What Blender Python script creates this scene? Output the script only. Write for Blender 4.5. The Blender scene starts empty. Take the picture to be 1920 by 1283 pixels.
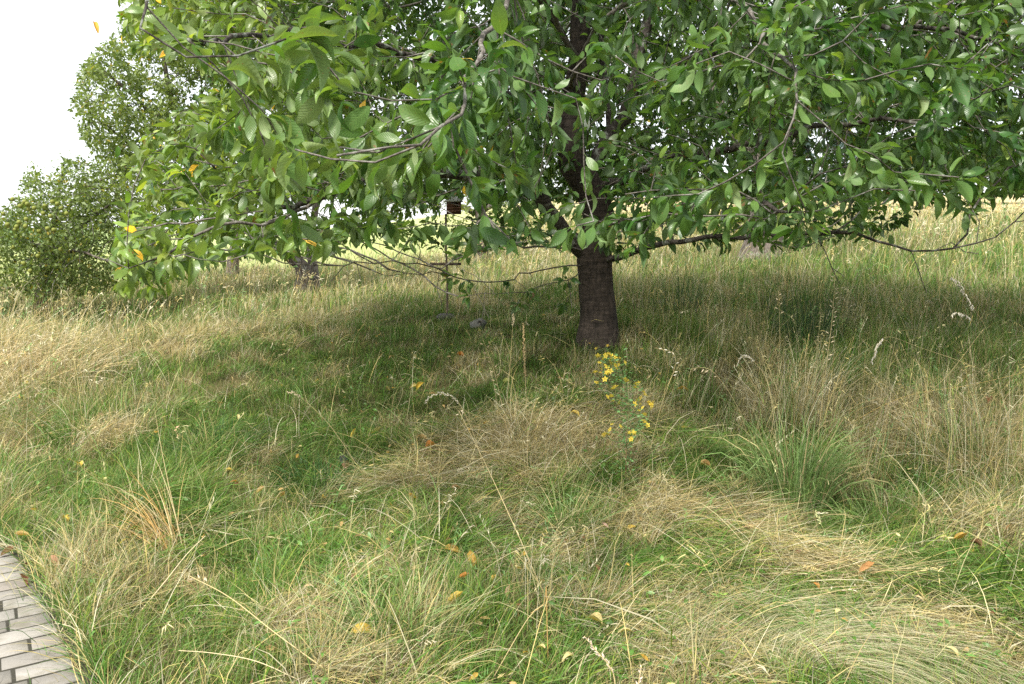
import bpy, math, random
import numpy as np
from mathutils import Vector, Matrix

# ------------------------------------------------------------------ camera, sky, sun, exposure
scene = bpy.context.scene
C = scene.collection
F = 1567.0                                   # focal length in pixels of the 1920 wide photograph
PITCH = math.atan((641.5 - 430.0) / F)
EYE = 1.65
cam_data = bpy.data.cameras.new('camera')
cam_data.sensor_width = 36.0
cam_data.lens = 36.0 * F / 1920.0
cam_data.clip_start = 0.05
cam_data.clip_end = 4000.0
cam = bpy.data.objects.new('camera', cam_data)
cam.location = (0, 0, EYE)
cam.rotation_euler = (math.pi / 2 - PITCH, 0, 0)
C.objects.link(cam)
scene.camera = cam
scene.view_settings.view_transform = 'Standard'
scene.view_settings.look = 'None'
scene.view_settings.exposure = 1.66
scene.view_settings.gamma = 1.0
scene.view_settings.use_curve_mapping = False
scene.render.engine = 'CYCLES'
scene.cycles.use_denoising = False
scene.cycles.max_bounces = 10
scene.cycles.transmission_bounces = 6
scene.cycles.sample_clamp_indirect = 6.0

SUN_EL, SUN_AZ = math.radians(56), math.radians(-150)   # azimuth measured from +Y towards +X
world = bpy.data.worlds.new('World')
scene.world = world
world.use_nodes = True
wn, wl = world.node_tree.nodes, world.node_tree.links
wn.clear()
sky = wn.new('ShaderNodeTexSky')
sky.sky_type = 'NISHITA'
sky.sun_disc = False
sky.sun_elevation = SUN_EL
sky.sun_rotation = SUN_AZ
wmix = wn.new('ShaderNodeMix')
wmix.data_type = 'RGBA'
wmix.inputs[0].default_value = 0.88          # closed, even cloud in front of the blue
wmix.inputs[7].default_value = (5.0, 5.1, 5.2, 1)
wbg = wn.new('ShaderNodeBackground')
wbg.inputs[1].default_value = 0.1
wout = wn.new('ShaderNodeOutputWorld')
wl.new(sky.outputs[0], wmix.inputs[6])
wl.new(wmix.outputs[2], wbg.inputs[0])
wl.new(wbg.outputs[0], wout.inputs[0])
sd = bpy.data.lights.new('sun', 'SUN')
sd.energy = 2.4
sd.angle = math.radians(7)
sd.color = (1.0, 0.95, 0.86)
so = bpy.data.objects.new('sun', sd)
sv = Vector((math.sin(SUN_AZ) * math.cos(SUN_EL), math.cos(SUN_AZ) * math.cos(SUN_EL), math.sin(SUN_EL)))
so.rotation_euler = (-sv).to_track_quat('-Z', 'Y').to_euler()
so.location = (-5, -6, 12)
C.objects.link(so)

rng = np.random.default_rng(7)
random.seed(7)

# ------------------------------------------------------------------ geometry helpers
def ray(px, py):
    x, v = (px - 960.0) / F, -(py - 641.5) / F
    return np.array([x, math.cos(PITCH) + v * math.sin(PITCH), -math.sin(PITCH) + v * math.cos(PITCH)])

def at(px, py, D):
    """World point seen at pixel (px, py) of the photograph, D metres ahead."""
    d = ray(px, py)
    return np.array([0, 0, EYE]) + d * (D / d[1])

def project(p):
    p = np.asarray(p, float)
    q = p - np.array([0, 0, EYE])
    depth = q[..., 1] * math.cos(PITCH) - q[..., 2] * math.sin(PITCH)
    up = q[..., 1] * math.sin(PITCH) + q[..., 2] * math.cos(PITCH)
    depth = np.where(np.abs(depth) < 1e-4, 1e-4, depth)
    return 960 + F * q[..., 0] / depth, 641.5 - F * up / depth, depth

def noise2(x, y, s, seed=0):
    """Smooth value noise in 0..1, feature size s metres."""
    x, y = np.asarray(x, float) / s + 1000.5 + seed * 17.3, np.asarray(y, float) / s + 1000.5 + seed * 31.7
    xi, yi = np.floor(x).astype(np.int64), np.floor(y).astype(np.int64)
    fx, fy = x - xi, y - yi
    fx, fy = fx * fx * (3 - 2 * fx), fy * fy * (3 - 2 * fy)
    def h(a, b):
        n = (a * 374761393 + b * 668265263 + seed * 974634777) & 0x7fffffff
        n = ((n ^ (n >> 13)) * 1274126177) & 0x7fffffff
        return ((n ^ (n >> 16)) & 0xffff) / 65535.0
    return (h(xi, yi) * (1 - fx) + h(xi + 1, yi) * fx) * (1 - fy) + (h(xi, yi + 1) * (1 - fx) + h(xi + 1, yi + 1) * fx) * fy

# terrain: height along a few bearings, blended between them
def zrow(px, rows):
    out = [(0, 0.0), (4.0, 0.0)]
    for D, py in rows:
        out.append((D, float(at(px, py, D)[2])))
    return np.array(out)
COLS = [
    (-200, zrow(-200, [(9, 690), (14, 612), (20, 562), (40, 492), (100, 452), (300, 435), (1500, 432)])),
    (575, zrow(575, [(8, 712), (12, 615), (18, 548), (30, 490), (60, 452), (120, 436), (1500, 428)])),
    (1122, zrow(1122, [(6.0, 775), (8, 645), (11, 590), (14, 556), (20, 505), (30, 452), (60, 397), (100, 376), (1500, 370)])),
    (1700, zrow(1700, [(6.0, 800), (9, 648), (14, 535), (20, 462), (30, 425), (60, 394), (100, 374), (1500, 368)])),
]
AZ = np.array([math.atan2(c[0] - 960, F) for c in COLS])
def ground_smooth(x, y):
    x, y = np.asarray(x, float), np.asarray(y, float)
    D = np.hypot(x, y)
    az = np.clip(np.arctan2(x, np.maximum(y, 1e-6)), AZ[0], AZ[-1])
    az = np.where(y < 0, np.where(x < 0, AZ[0], AZ[-1]), az)
    zs = []
    for (cpx, tab), a in zip(COLS, AZ):
        # table depth is along +Y: turn the distance into that depth
        d = D * math.cos(a)
        z = sum(np.interp(d * k, tab[:, 0], tab[:, 1]) for k in (0.9, 0.95, 1.0, 1.05, 1.1)) / 5.0
        zs.append(z)
    zs = np.stack(zs)
    out = np.zeros_like(D)
    i = np.clip(np.searchsorted(AZ, az, side='right') - 1, 0, len(AZ) - 2)
    t = (az - AZ[i]) / (AZ[i + 1] - AZ[i])
    t = t * t * (3 - 2 * t)
    idx = np.arange(D.size).reshape(D.shape)
    flat = zs.reshape(len(AZ), -1)
    out = flat[i.ravel(), idx.ravel()] * (1 - t.ravel()) + flat[i.ravel() + 1, idx.ravel()] * t.ravel()
    # a low bank on the left with a hollow behind it
    w = np.clip((-0.06 - az) / 0.2, 0, 1); w = w * w * (3 - 2 * w)
    bank = w * (0.20 * np.exp(-((D - 10.2) / 1.3) ** 2) - 0.22 * np.exp(-((D - 13.0) / 1.4) ** 2))
    return out.reshape(D.shape) + bank

EDGE = np.array([(-0.9, 1.9), (-1.571, 2.864), (-1.771, 3.131), (-1.862, 3.241), (-2.093, 3.538), (-2.38, 3.904), (-2.492, 4.024), (-2.75, 4.25), (-3.6, 5.0), (-6.0, 7.0)])
def edge_x(y):
    return np.interp(y, EDGE[:, 1], EDGE[:, 0])
def path_dist(x, y):
    """Positive on the meadow side of the pavement edge (rough metres)."""
    return (np.asarray(x) - edge_x(y)) * 0.77
def ground(x, y):
    x, y = np.asarray(x, float), np.asarray(y, float)
    D = np.hypot(x, y)
    bump = (noise2(x, y, 0.75, 1) - 0.5) * 0.13 + (noise2(x, y, 0.33, 2) - 0.5) * 0.07 + (noise2(x, y, 3.1, 3) - 0.5) * 0.16 * np.clip((D - 4) / 6, 0, 1)
    k = np.clip(path_dist(x, y) / 0.5, 0, 1)
    k = np.where(D > 8, 1.0, k) * np.clip(1.0 - (D - 40) / 40, 0, 1)
    return ground_smooth(x, y) + bump * k + np.where(k > 0, 0.02 * k, -0.0)

def hit(px, py):
    """Where the view through a pixel of the photograph meets the meadow."""
    d = ray(px, py)
    D = np.concatenate([np.arange(1.5, 20, 0.02), np.arange(20, 140, 0.25)])
    p = np.array([0, 0, EYE])[None] + d[None] * (D / d[1])[:, None]
    g = ground(p[:, 0], p[:, 1])
    w = np.where(p[:, 2] <= g)[0]
    i = w[0] if len(w) else len(D) - 1
    return np.array([p[i, 0], p[i, 1], g[i]])

# ------------------------------------------------------------------ mesh helpers
def link(o, parent=None):
    C.objects.link(o)
    if parent is not None:
        o.parent = parent
    return o

def tag(o, label=None, cat=None, group=None, kind=None):
    if label: o['label'] = label
    if cat: o['category'] = cat
    if group: o['group'] = group
    if kind: o['kind'] = kind
    return o

def empty(name, loc, label, cat, group=None):
    o = bpy.data.objects.new(name, None)
    o.location = loc
    o.empty_display_size = 0.1
    link(o)
    return tag(o, label, cat, group)

def raw_mesh(name, V, quads=None, tris=None, mat=None, col=None, uv=None, smooth=True, mats=None, midx=None):
    me = bpy.data.meshes.new(name)
    V = np.asarray(V, np.float32).reshape(-1, 3)
    quads = np.zeros((0, 4), np.int32) if quads is None or len(quads) == 0 else np.asarray(quads, np.int32)
    tris = np.zeros((0, 3), np.int32) if tris is None or len(tris) == 0 else np.asarray(tris, np.int32)
    nl = quads.size + tris.size
    me.vertices.add(len(V)); me.vertices.foreach_set('co', V.ravel())
    me.loops.add(nl)
    li = np.concatenate([quads.ravel(), tris.ravel()]).astype(np.int32)
    me.loops.foreach_set('vertex_index', li)
    me.polygons.add(len(quads) + len(tris))
    st = np.concatenate([np.arange(len(quads)) * 4, quads.size + np.arange(len(tris)) * 3]).astype(np.int32)
    me.polygons.foreach_set('loop_start', st)
    try:
        me.polygons.foreach_set('loop_total', np.concatenate([np.full(len(quads), 4), np.full(len(tris), 3)]).astype(np.int32))
    except Exception:
        pass
    if smooth:
        me.polygons.foreach_set('use_smooth', np.ones(len(quads) + len(tris), bool))
    if col is not None:
        a = me.attributes.new('tint', 'FLOAT_COLOR', 'POINT')
        c4 = np.ones((len(V), 4), np.float32); c4[:, :3] = col
        a.data.foreach_set('color', c4.ravel())
    if uv is not None:
        u = me.uv_layers.new(name='UVMap')
        u.data.foreach_set('uv', np.asarray(uv, np.float32)[li].ravel())
    if mats:
        for m in mats: me.materials.append(m)
        if midx is not None: me.polygons.foreach_set('material_index', np.asarray(midx, np.int32))
    elif mat:
        me.materials.append(mat)
    me.update(calc_edges=True)
    me.validate()
    return me

def obj(name, me, parent=None, loc=None):
    o = bpy.data.objects.new(name, me)
    if loc is not None: o.location = loc
    return link(o, parent)

class MB:
    """Collects pieces of geometry into one mesh."""
    def __init__(s): s.V, s.Q, s.T, s.Cc, s.U, s.n = [], [], [], [], [], 0
    def add(s, V, Q=None, T=None, col=None, uv=None):
        V = np.asarray(V, float).reshape(-1, 3)
        s.V.append(V)
        if Q is not None and len(Q): s.Q.append(np.asarray(Q) + s.n)
        if T is not None and len(T): s.T.append(np.asarray(T) + s.n)
        s.Cc.append(np.broadcast_to(np.asarray((1, 1, 1) if col is None else col, float), V.shape))
        s.U.append(np.zeros((len(V), 2)) if uv is None else np.asarray(uv, float))
        s.n += len(V)
    def mesh(s, name, mat=None, origin=None, smooth=True):
        V = np.concatenate(s.V)
        if origin is not None: V = V - np.asarray(origin)[None]
        return raw_mesh(name, V, np.concatenate(s.Q) if s.Q else None, np.concatenate(s.T) if s.T else None, mat,
                        np.concatenate(s.Cc), np.concatenate(s.U), smooth)

def tube(P, R, sides=6, caps=True, jitter=0.0):
    P = np.asarray(P, float); R = np.broadcast_to(np.asarray(R, float), (len(P),))
    T = np.gradient(P, axis=0)
    T /= np.linalg.norm(T, axis=1, keepdims=True) + 1e-9
    n = np.cross(T[0], [0.3, 0.9, 0.31]); n /= np.linalg.norm(n) + 1e-9
    V = []
    ang = np.linspace(0, 2 * np.pi, sides, endpoint=False)
    for i in range(len(P)):
        n = n - T[i] * (n @ T[i]); n /= np.linalg.norm(n) + 1e-9
        b = np.cross(T[i], n)
        r = R[i] * (1 + (rng.random(sides) - 0.5) * jitter)
        V.append(P[i] + (np.cos(ang) * r)[:, None] * n + (np.sin(ang) * r)[:, None] * b)
    V = np.concatenate(V)
    k = np.arange(sides)
    Q = []
    for i in range(len(P) - 1):
        a, b = i * sides + k, i * sides + (k + 1) % sides
        Q.append(np.stack([a, b, b + sides, a + sides], 1))
    Q = np.concatenate(Q)
    Tt = None
    if caps:
        V = np.concatenate([V, P[-1:] + T[-1:] * R[-1] * 0.6, P[:1]])
        e = (len(P) - 1) * sides
        Tt = np.concatenate([np.stack([e + k, e + (k + 1) % sides, np.full(sides, len(V) - 2)], 1),
                             np.stack([(k + 1) % sides, k, np.full(sides, len(V) - 1)], 1)])
    uv = None
    return V, Q, Tt

def smooth_poly(pts, step):
    """Catmull-Rom through rows (any number of columns), resampled at step on the first three."""
    P = np.asarray(pts, float)
    if len(P) < 2: return P
    E = np.concatenate([[2 * P[0] - P[1]], P, [2 * P[-1] - P[-2]]])
    out = []
    for i in range(1, len(E) - 2):
        n = max(1, int(round(np.linalg.norm(E[i + 1, :3] - E[i, :3]) / step)))
        for t in np.arange(n) / n:
            a, b, c, d = E[i - 1], E[i], E[i + 1], E[i + 2]
            out.append(0.5 * (2 * b + (c - a) * t + (2 * a - 5 * b + 4 * c - d) * t * t + (3 * b - a - 3 * c + d) * t ** 3))
    out.append(P[-1])
    return np.array(out)

def box(cx, cy, cz, sx, sy, sz):
    V = np.array([(x, y, z) for z in (-1, 1) for y in (-1, 1) for x in (-1, 1)], float) * 0.5 * np.array([sx, sy, sz]) + np.array([cx, cy, cz])
    Q = [(0, 2, 3, 1), (4, 5, 7, 6), (0, 1, 5, 4), (2, 6, 7, 3), (0, 4, 6, 2), (1, 3, 7, 5)]
    return V, np.array(Q)

# ------------------------------------------------------------------ materials
def new_mat(name):
    m = bpy.data.materials.new(name); m.use_nodes = True
    nt = m.node_tree; nt.nodes.clear()
    out = nt.nodes.new('ShaderNodeOutputMaterial')
    return m, nt, out

def N(nt, typ, **kw):
    n = nt.nodes.new(typ)
    for k, v in kw.items(): setattr(n, k, v)
    return n

def mixc(nt, fac, a, b, mode='MIX'):
    n = N(nt, 'ShaderNodeMix', data_type='RGBA', blend_type=mode)
    for s, v in ((0, fac), (6, a), (7, b)):
        if isinstance(v, (int, float)): n.inputs[s].default_value = v
        elif isinstance(v, tuple): n.inputs[s].default_value = (*v[:3], 1)
        else: nt.links.new(v, n.inputs[s])
    return n.outputs[2]

def math_n(nt, op, a, b=None, c=None):
    n = N(nt, 'ShaderNodeMath', operation=op)
    for i, v in enumerate((a, b, c)):
        if v is None: continue
        if isinstance(v, (int, float)): n.inputs[i].default_value = v
        else: nt.links.new(v, n.inputs[i])
    return n.outputs[0]

def ramp(nt, fac, stops):
    n = N(nt, 'ShaderNodeValToRGB')
    el = n.color_ramp.elements
    while len(el) < len(stops): el.new(0.5)
    for e, (p, c) in zip(el, stops):
        e.position = p; e.color = (*c, 1)
    nt.links.new(fac, n.inputs[0])
    return n.outputs[0]

def leaf_mat(name, veins=True, under=(1.7, 1.5, 2.2), trans=0.32, rough=0.36, spec=0.5):
    m, nt, out = new_mat(name)
    at_ = N(nt, 'ShaderNodeAttribute', attribute_name='tint')
    col = at_.outputs['Color']
    geo = N(nt, 'ShaderNodeNewGeometry')
    tc = N(nt, 'ShaderNodeTexCoord')
    nz = N(nt, 'ShaderNodeTexNoise'); nz.inputs['Scale'].default_value = 35.0; nz.inputs['Detail'].default_value = 3
    nt.links.new(tc.outputs['Object'], nz.inputs['Vector'])
    var = math_n(nt, 'MULTIPLY_ADD', nz.outputs['Fac'], 0.7, 0.65)
    hsv = N(nt, 'ShaderNodeHueSaturation')
    nt.links.new(col, hsv.inputs['Color']); nt.links.new(var, hsv.inputs['Value'])
    col = hsv.outputs[0]
    if veins:
        n4 = N(nt, 'ShaderNodeTexNoise'); n4.inputs['Scale'].default_value = 17.0; n4.inputs['Detail'].default_value = 5
        nt.links.new(tc.outputs['Object'], n4.inputs['Vector'])
        col = mixc(nt, ramp(nt, n4.outputs['Fac'], [(0.66, (0, 0, 0)), (0.70, (1, 1, 1))]), col, (0.16, 0.09, 0.03))
    bump_in = None
    if veins:
        sep = N(nt, 'ShaderNodeSeparateXYZ'); nt.links.new(tc.outputs['UV'], sep.inputs[0])
        u = math_n(nt, 'ABSOLUTE', math_n(nt, 'SUBTRACT', sep.outputs[0], 0.5))
        mid = math_n(nt, 'LESS_THAN', u, 0.03)
        side = math_n(nt, 'MULTIPLY_ADD', u, -0.55, sep.outputs[1])
        fr = math_n(nt, 'FRACT', math_n(nt, 'MULTIPLY', side, 10.0))
        tri = math_n(nt, 'ABSOLUTE', math_n(nt, 'SUBTRACT', fr, 0.5))
        vein = math_n(nt, 'LESS_THAN', tri, 0.07)
        anyv = math_n(nt, 'MAXIMUM', mid, math_n(nt, 'MULTIPLY', vein, 0.55))
        col = mixc(nt, math_n(nt, 'MULTIPLY', anyv, 0.2), col, mixc(nt, 1.0, col, (1.9, 1.6, 1.7), 'MULTIPLY'))
        bump_in = math_n(nt, 'SUBTRACT', math_n(nt, 'MULTIPLY', tri, 1.6), mid)
    und = mixc(nt, 1.0, col, under, 'MULTIPLY')
    c2 = mixc(nt, geo.outputs['Backfacing'], col, und)
    p = N(nt, 'ShaderNodeBsdfPrincipled')
    nt.links.new(c2, p.inputs['Base Color'])
    r = math_n(nt, 'MULTIPLY_ADD', geo.outputs['Backfacing'], 0.25, rough)
    nt.links.new(r, p.inputs['Roughness'])
    p.inputs['Specular IOR Level'].default_value = spec
    if bump_in is not None:
        b = N(nt, 'ShaderNodeBump'); b.inputs['Strength'].default_value = 0.14; b.inputs['Distance'].default_value = 0.004
        nt.links.new(bump_in, b.inputs['Height']); nt.links.new(b.outputs[0], p.inputs['Normal'])
    t = N(nt, 'ShaderNodeBsdfTranslucent')
    nt.links.new(mixc(nt, 1.0, col, (1.9, 1.9, 0.7), 'MULTIPLY'), t.inputs['Color'])
    ms = N(nt, 'ShaderNodeMixShader'); ms.inputs[0].default_value = trans
    nt.links.new(p.outputs[0], ms.inputs[1]); nt.links.new(t.outputs[0], ms.inputs[2])
    nt.links.new(ms.outputs[0], out.inputs[0])
    return m

def tint_mat(name, rough=0.6, spec=0.3, trans=0.25, noise_scale=None):
    m, nt, out = new_mat(name)
    a = N(nt, 'ShaderNodeAttribute', attribute_name='tint')
    col = a.outputs['Color']
    if noise_scale:
        nz = N(nt, 'ShaderNodeTexNoise'); nz.inputs['Scale'].default_value = noise_scale; nz.inputs['Detail'].default_value = 4
        tc = N(nt, 'ShaderNodeTexCoord'); nt.links.new(tc.outputs['Object'], nz.inputs['Vector'])
        hsv = N(nt, 'ShaderNodeHueSaturation')
        nt.links.new(col, hsv.inputs['Color'])
        nt.links.new(math_n(nt, 'MULTIPLY_ADD', nz.outputs['Fac'], 1.0, 0.5), hsv.inputs['Value'])
        col = hsv.outputs[0]
    p = N(nt, 'ShaderNodeBsdfPrincipled')
    nt.links.new(col, p.inputs['Base Color'])
    p.inputs['Roughness'].default_value = rough
    p.inputs['Specular IOR Level'].default_value = spec
    if trans > 0:
        t = N(nt, 'ShaderNodeBsdfTranslucent'); nt.links.new(col, t.inputs['Color'])
        ms = N(nt, 'ShaderNodeMixShader'); ms.inputs[0].default_value = trans
        nt.links.new(p.outputs[0], ms.inputs[1]); nt.links.new(t.outputs[0], ms.inputs[2])
        nt.links.new(ms.outputs[0], out.inputs[0])
    else:
        nt.links.new(p.outputs[0], out.inputs[0])
    return m

def bark_mat(name, dark, light, scale=(14, 14, 5), band=0.0, lichen=None, rough=0.85):
    m, nt, out = new_mat(name)
    tc = N(nt, 'ShaderNodeTexCoord')
    mp = N(nt, 'ShaderNodeMapping'); mp.inputs['Scale'].default_value = scale
    nt.links.new(tc.outputs['Object'], mp.inputs[0])
    nz = N(nt, 'ShaderNodeTexNoise'); nz.inputs['Scale'].default_value = 1.6; nz.inputs['Detail'].default_value = 8; nz.inputs['Roughness'].default_value = 0.65
    nt.links.new(mp.outputs[0], nz.inputs['Vector'])
    h = nz.outputs['Fac']
    if band > 0:
        mb = N(nt, 'ShaderNodeMapping'); mb.inputs['Scale'].default_value = (5, 5, 40)
        nt.links.new(tc.outputs['Object'], mb.inputs[0])
        n2 = N(nt, 'ShaderNodeTexNoise'); n2.inputs['Scale'].default_value = 1.0; n2.inputs['Detail'].default_value = 5
        nt.links.new(mb.outputs[0], n2.inputs['Vector'])
        h = math_n(nt, 'ADD', math_n(nt, 'MULTIPLY', h, 1 - band), math_n(nt, 'MULTIPLY', n2.outputs['Fac'], band))
    col = ramp(nt, h, [(0.36, dark), (0.52, tuple((a + b) / 2 for a, b in zip(dark, light))), (0.66, light)])
    if lichen:
        n3 = N(nt, 'ShaderNodeTexNoise'); n3.inputs['Scale'].default_value = 13.0; n3.inputs['Detail'].default_value = 6
        nt.links.new(tc.outputs['Object'], n3.inputs['Vector'])
        f = ramp(nt, n3.outputs['Fac'], [(0.56, (0, 0, 0)), (0.64, (1, 1, 1))])
        col = mixc(nt, f, col, lichen)
    p = N(nt, 'ShaderNodeBsdfPrincipled'); p.inputs['Roughness'].default_value = rough; p.inputs['Specular IOR Level'].default_value = 0.25
    nt.links.new(col, p.inputs['Base Color'])
    b = N(nt, 'ShaderNodeBump'); b.inputs['Strength'].default_value = 0.9; b.inputs['Distance'].default_value = 0.02
    nt.links.new(h, b.inputs['Height']); nt.links.new(b.outputs[0], p.inputs['Normal'])
    nt.links.new(p.outputs[0], out.inputs[0])
    return m

M_leaf = leaf_mat('cherry_leaf')
M_apple_leaf = leaf_mat('apple_leaf', veins=False, under=(1.5, 1.45, 1.9), trans=0.3, rough=0.5, spec=0.35)
M_dead = leaf_mat('dead_leaf', under=(1.1, 1.1, 1.1), trans=0.2, rough=0.6, spec=0.3)
M_grass = tint_mat('grass_blade', 0.6, 0.12, 0.3)
M_straw = tint_mat('straw', 0.6, 0.15, 0.2)
M_petal = tint_mat('petal', 0.6, 0.2, 0.3)
M_trunk = bark_mat('cherry_bark', (0.010, 0.008, 0.006), (0.075, 0.057, 0.046), (20, 20, 7), 0.4)
M_branch = bark_mat('branch_bark', (0.018, 0.014, 0.012), (0.11, 0.095, 0.08), (26, 26, 26), 0.0, (0.22, 0.23, 0.2))
M_twig = bark_mat('twig_bark', (0.07, 0.06, 0.05), (0.24, 0.215, 0.19), (30, 30, 30), 0.0, (0.30, 0.29, 0.26))
M_applebark = bark_mat('apple_bark', (0.03, 0.024, 0.02), (0.16, 0.13, 0.105), (16, 16, 6), 0.0, (0.2, 0.2, 0.17))
M_oldbark = bark_mat('old_bark', (0.06, 0.05, 0.042), (0.24, 0.2, 0.17), (14, 14, 3.5), 0.0, (0.25, 0.24, 0.21))

# ------------------------------------------------------------------ ground
def ground_mat():
    m, nt, out = new_mat('soil_and_thatch')
    a = N(nt, 'ShaderNodeAttribute', attribute_name='tint')
    tc = N(nt, 'ShaderNodeTexCoord')
    n1 = N(nt, 'ShaderNodeTexNoise'); n1.inputs['Scale'].default_value = 38.0; n1.inputs['Detail'].default_value = 8; n1.inputs['Roughness'].default_value = 0.7
    nt.links.new(tc.outputs['Object'], n1.inputs['Vector'])
    v = math_n(nt, 'MULTIPLY_ADD', n1.outputs['Fac'], 1.5, 0.25)
    hsv = N(nt, 'ShaderNodeHueSaturation'); nt.links.new(a.outputs['Color'], hsv.inputs['Color']); nt.links.new(v, hsv.inputs['Value'])
    p = N(nt, 'ShaderNodeBsdfPrincipled'); p.inputs['Roughness'].default_value = 0.95; p.inputs['Specular IOR Level'].default_value = 0.1
    nt.links.new(hsv.outputs[0], p.inputs['Base Color'])
    b = N(nt, 'ShaderNodeBump'); b.inputs['Strength'].default_value = 1.0; b.inputs['Distance'].default_value = 0.03
    nt.links.new(n1.outputs['Fac'], b.inputs['Height']); nt.links.new(b.outputs[0], p.inputs['Normal'])
    nt.links.new(p.outputs[0], out.inputs[0])
    return m
M_ground = ground_mat()

# patches of the meadow, each set where it lies on the ground: dry 0..1, height factor, lying-down 0..1
PATCHES = []
def patch(px, py, rx, ry, dry=None, h=None, flat=None, w=1.0, flow=None):
    c = hit(px, py)
    d = c[:2] / np.linalg.norm(c[:2])
    far = hit(px, max(py - ry, 445))[:2]; near = hit(px, min(py + ry, 1500))[:2]
    sr = max(0.15, 0.5 * np.linalg.norm(far - near)); st = max(0.12, rx * np.linalg.norm(c[:2]) / F)
    PATCHES.append((c[:2], d, np.array([d[1], -d[0]]), sr, st, dry, h, flat, w, flow))
patch(330, 870, 330, 85, 0.10, 0.75, 0.45)
patch(360, 735, 240, 70, 0.16, 0.7, 0.3, 1.6)
patch(600, 690, 200, 60, 0.16, 0.6, 0.3, 1.5)
patch(400, 635, 280, 22, 0.75, 1.1, 0.45)
patch(50, 690, 120, 70, 0.92, 1.6, 0.5)
patch(165, 795, 55, 35, 0.9, 1.4, 0.55)
patch(1000, 690, 330, 45, 0.22, 0.55, 0.3)
patch(760, 625, 220, 30, 0.18, 0.5, 0.2, 1.5)
patch(1020, 590, 200, 25, 0.3, 0.45, 0.1)
patch(850, 770, 180, 50, 0.25, 0.6, 0.3)
patch(990, 830, 190, 60, 0.9, 1.0, 0.85, 1.3, 0.3)
patch(760, 905, 180, 50, 0.72, 0.9, 0.95, 1.0, 0.15)
patch(900, 1000, 150, 60, 0.5, 0.85, 0.9, 1.0, 0.05)
patch(1310, 955, 150, 32, 0.97, 1.0, 1.0, 1.6, 0.1)
patch(1460, 1045, 170, 20, 0.85, 1.0, 1.0, 1.3, 0.08)
patch(1650, 1190, 240, 80, 0.5, 0.42, 1.0, 2.2)
patch(1560, 520, 60, 20, 0.3, 1.2, 0.1)
patch(1720, 510, 260, 40, 0.25, 1.25, 0.1, 1.6)
patch(1480, 560, 200, 25, 0.3, 1.2, 0.1, 1.3)
patch(280, 612, 160, 16, 0.2, 0.8, 0.1, 1.5)  # shade beside the low apple tree, put in as darker, greener grass
patch(1280, 1170, 160, 60, 0.42, 0.8, 0.95)
patch(1400, 1090, 220, 30, 0.15, 0.8, 0.85, 1.2)
patch(1830, 1010, 150, 90, 0.2, 0.75, 0.6, 1.2)
patch(1900, 1160, 60, 60, 0.08, 0.7, 0.5)
patch(1820, 830, 140, 85, 0.93, 1.5, 0.45, 1.3)
patch(1460, 740, 110, 60, 0.72, 1.3, 0.35)
patch(1300, 870, 120, 50, 0.35, 0.7, 0.5)
patch(1560, 890, 110, 70, 0.35, 1.0, 0.3)
patch(1150, 800, 100, 40, 0.6, 0.8, 0.7)
patch(1570, 1000, 190, 50, 0.15, 0.7, 0.5, 1.2)
patch(1250, 1065, 150, 35, 0.18, 0.7, 0.6)
patch(1170, 900, 110, 30, 0.28, 0.6, 0.4)
patch(700, 985, 150, 40, 0.25, 0.7, 0.5)
patch(1300, 690, 150, 40, 0.4, 1.2, 0.25)
patch(1650, 680, 270, 60, 0.25, 1.1, 0.1, 1.3)
patch(1350, 620, 200, 35, 0.3, 1.0, 0.1)
patch(1450, 560, 300, 30, 0.45, 1.1, 0.1)
patch(200, 1120, 150, 90, 0.5, 0.7, 0.5)
patch(330, 1010, 120, 45, 0.35, 0.7, 0.6)
patch(600, 1000, 150, 60, 0.3, 0.75, 0.6)
patch(520, 1200, 200, 80, 0.42, 0.8, 0.5)
patch(100, 930, 120, 60, 0.22, 0.7, 0.3)
patch(800, 1180, 150, 80, 0.3, 1.0, 0.5)

def fields(x, y):
    D = np.hypot(x, y)
    n1, n2, n3 = noise2(x, y, 1.1, 5), noise2(x, y, 0.4, 6), noise2(x, y, 4.0, 7)
    far = np.clip((D - 9.5) / 3.0, 0, 1)
    dry0 = 0.27 + 0.20 * far + (n1 - 0.5) * 0.25
    h0 = 0.52 + 0.62 * far
    f0 = 0.55 - 0.45 * far
    W = np.full_like(D, 0.5); dry, h, fl = dry0 * W, h0 * W, f0 * W
    for c, d, t, sr, st, pd, ph, pf, w, _ in PATCHES:
        dx, dy = x - c[0], y - c[1]
        r2 = ((dx * d[0] + dy * d[1]) / sr) ** 2 + ((dx * t[0] + dy * t[1]) / st) ** 2
        g = 4.5 * w * np.exp(-np.minimum(r2, 30) * 1.5) * (0.55 + 0.9 * n2)
        W += g; dry += g * pd; h += g * ph; fl += g * pf
    dry, h, fl = dry / W, h / W, fl / W
    dry = np.clip(dry + (n2 - 0.5) * 0.5 + (noise2(x, y, 0.14, 8) - 0.5) * 0.35, 0.02, 0.98)
    return dry, h, np.clip(fl, 0, 1)

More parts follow.
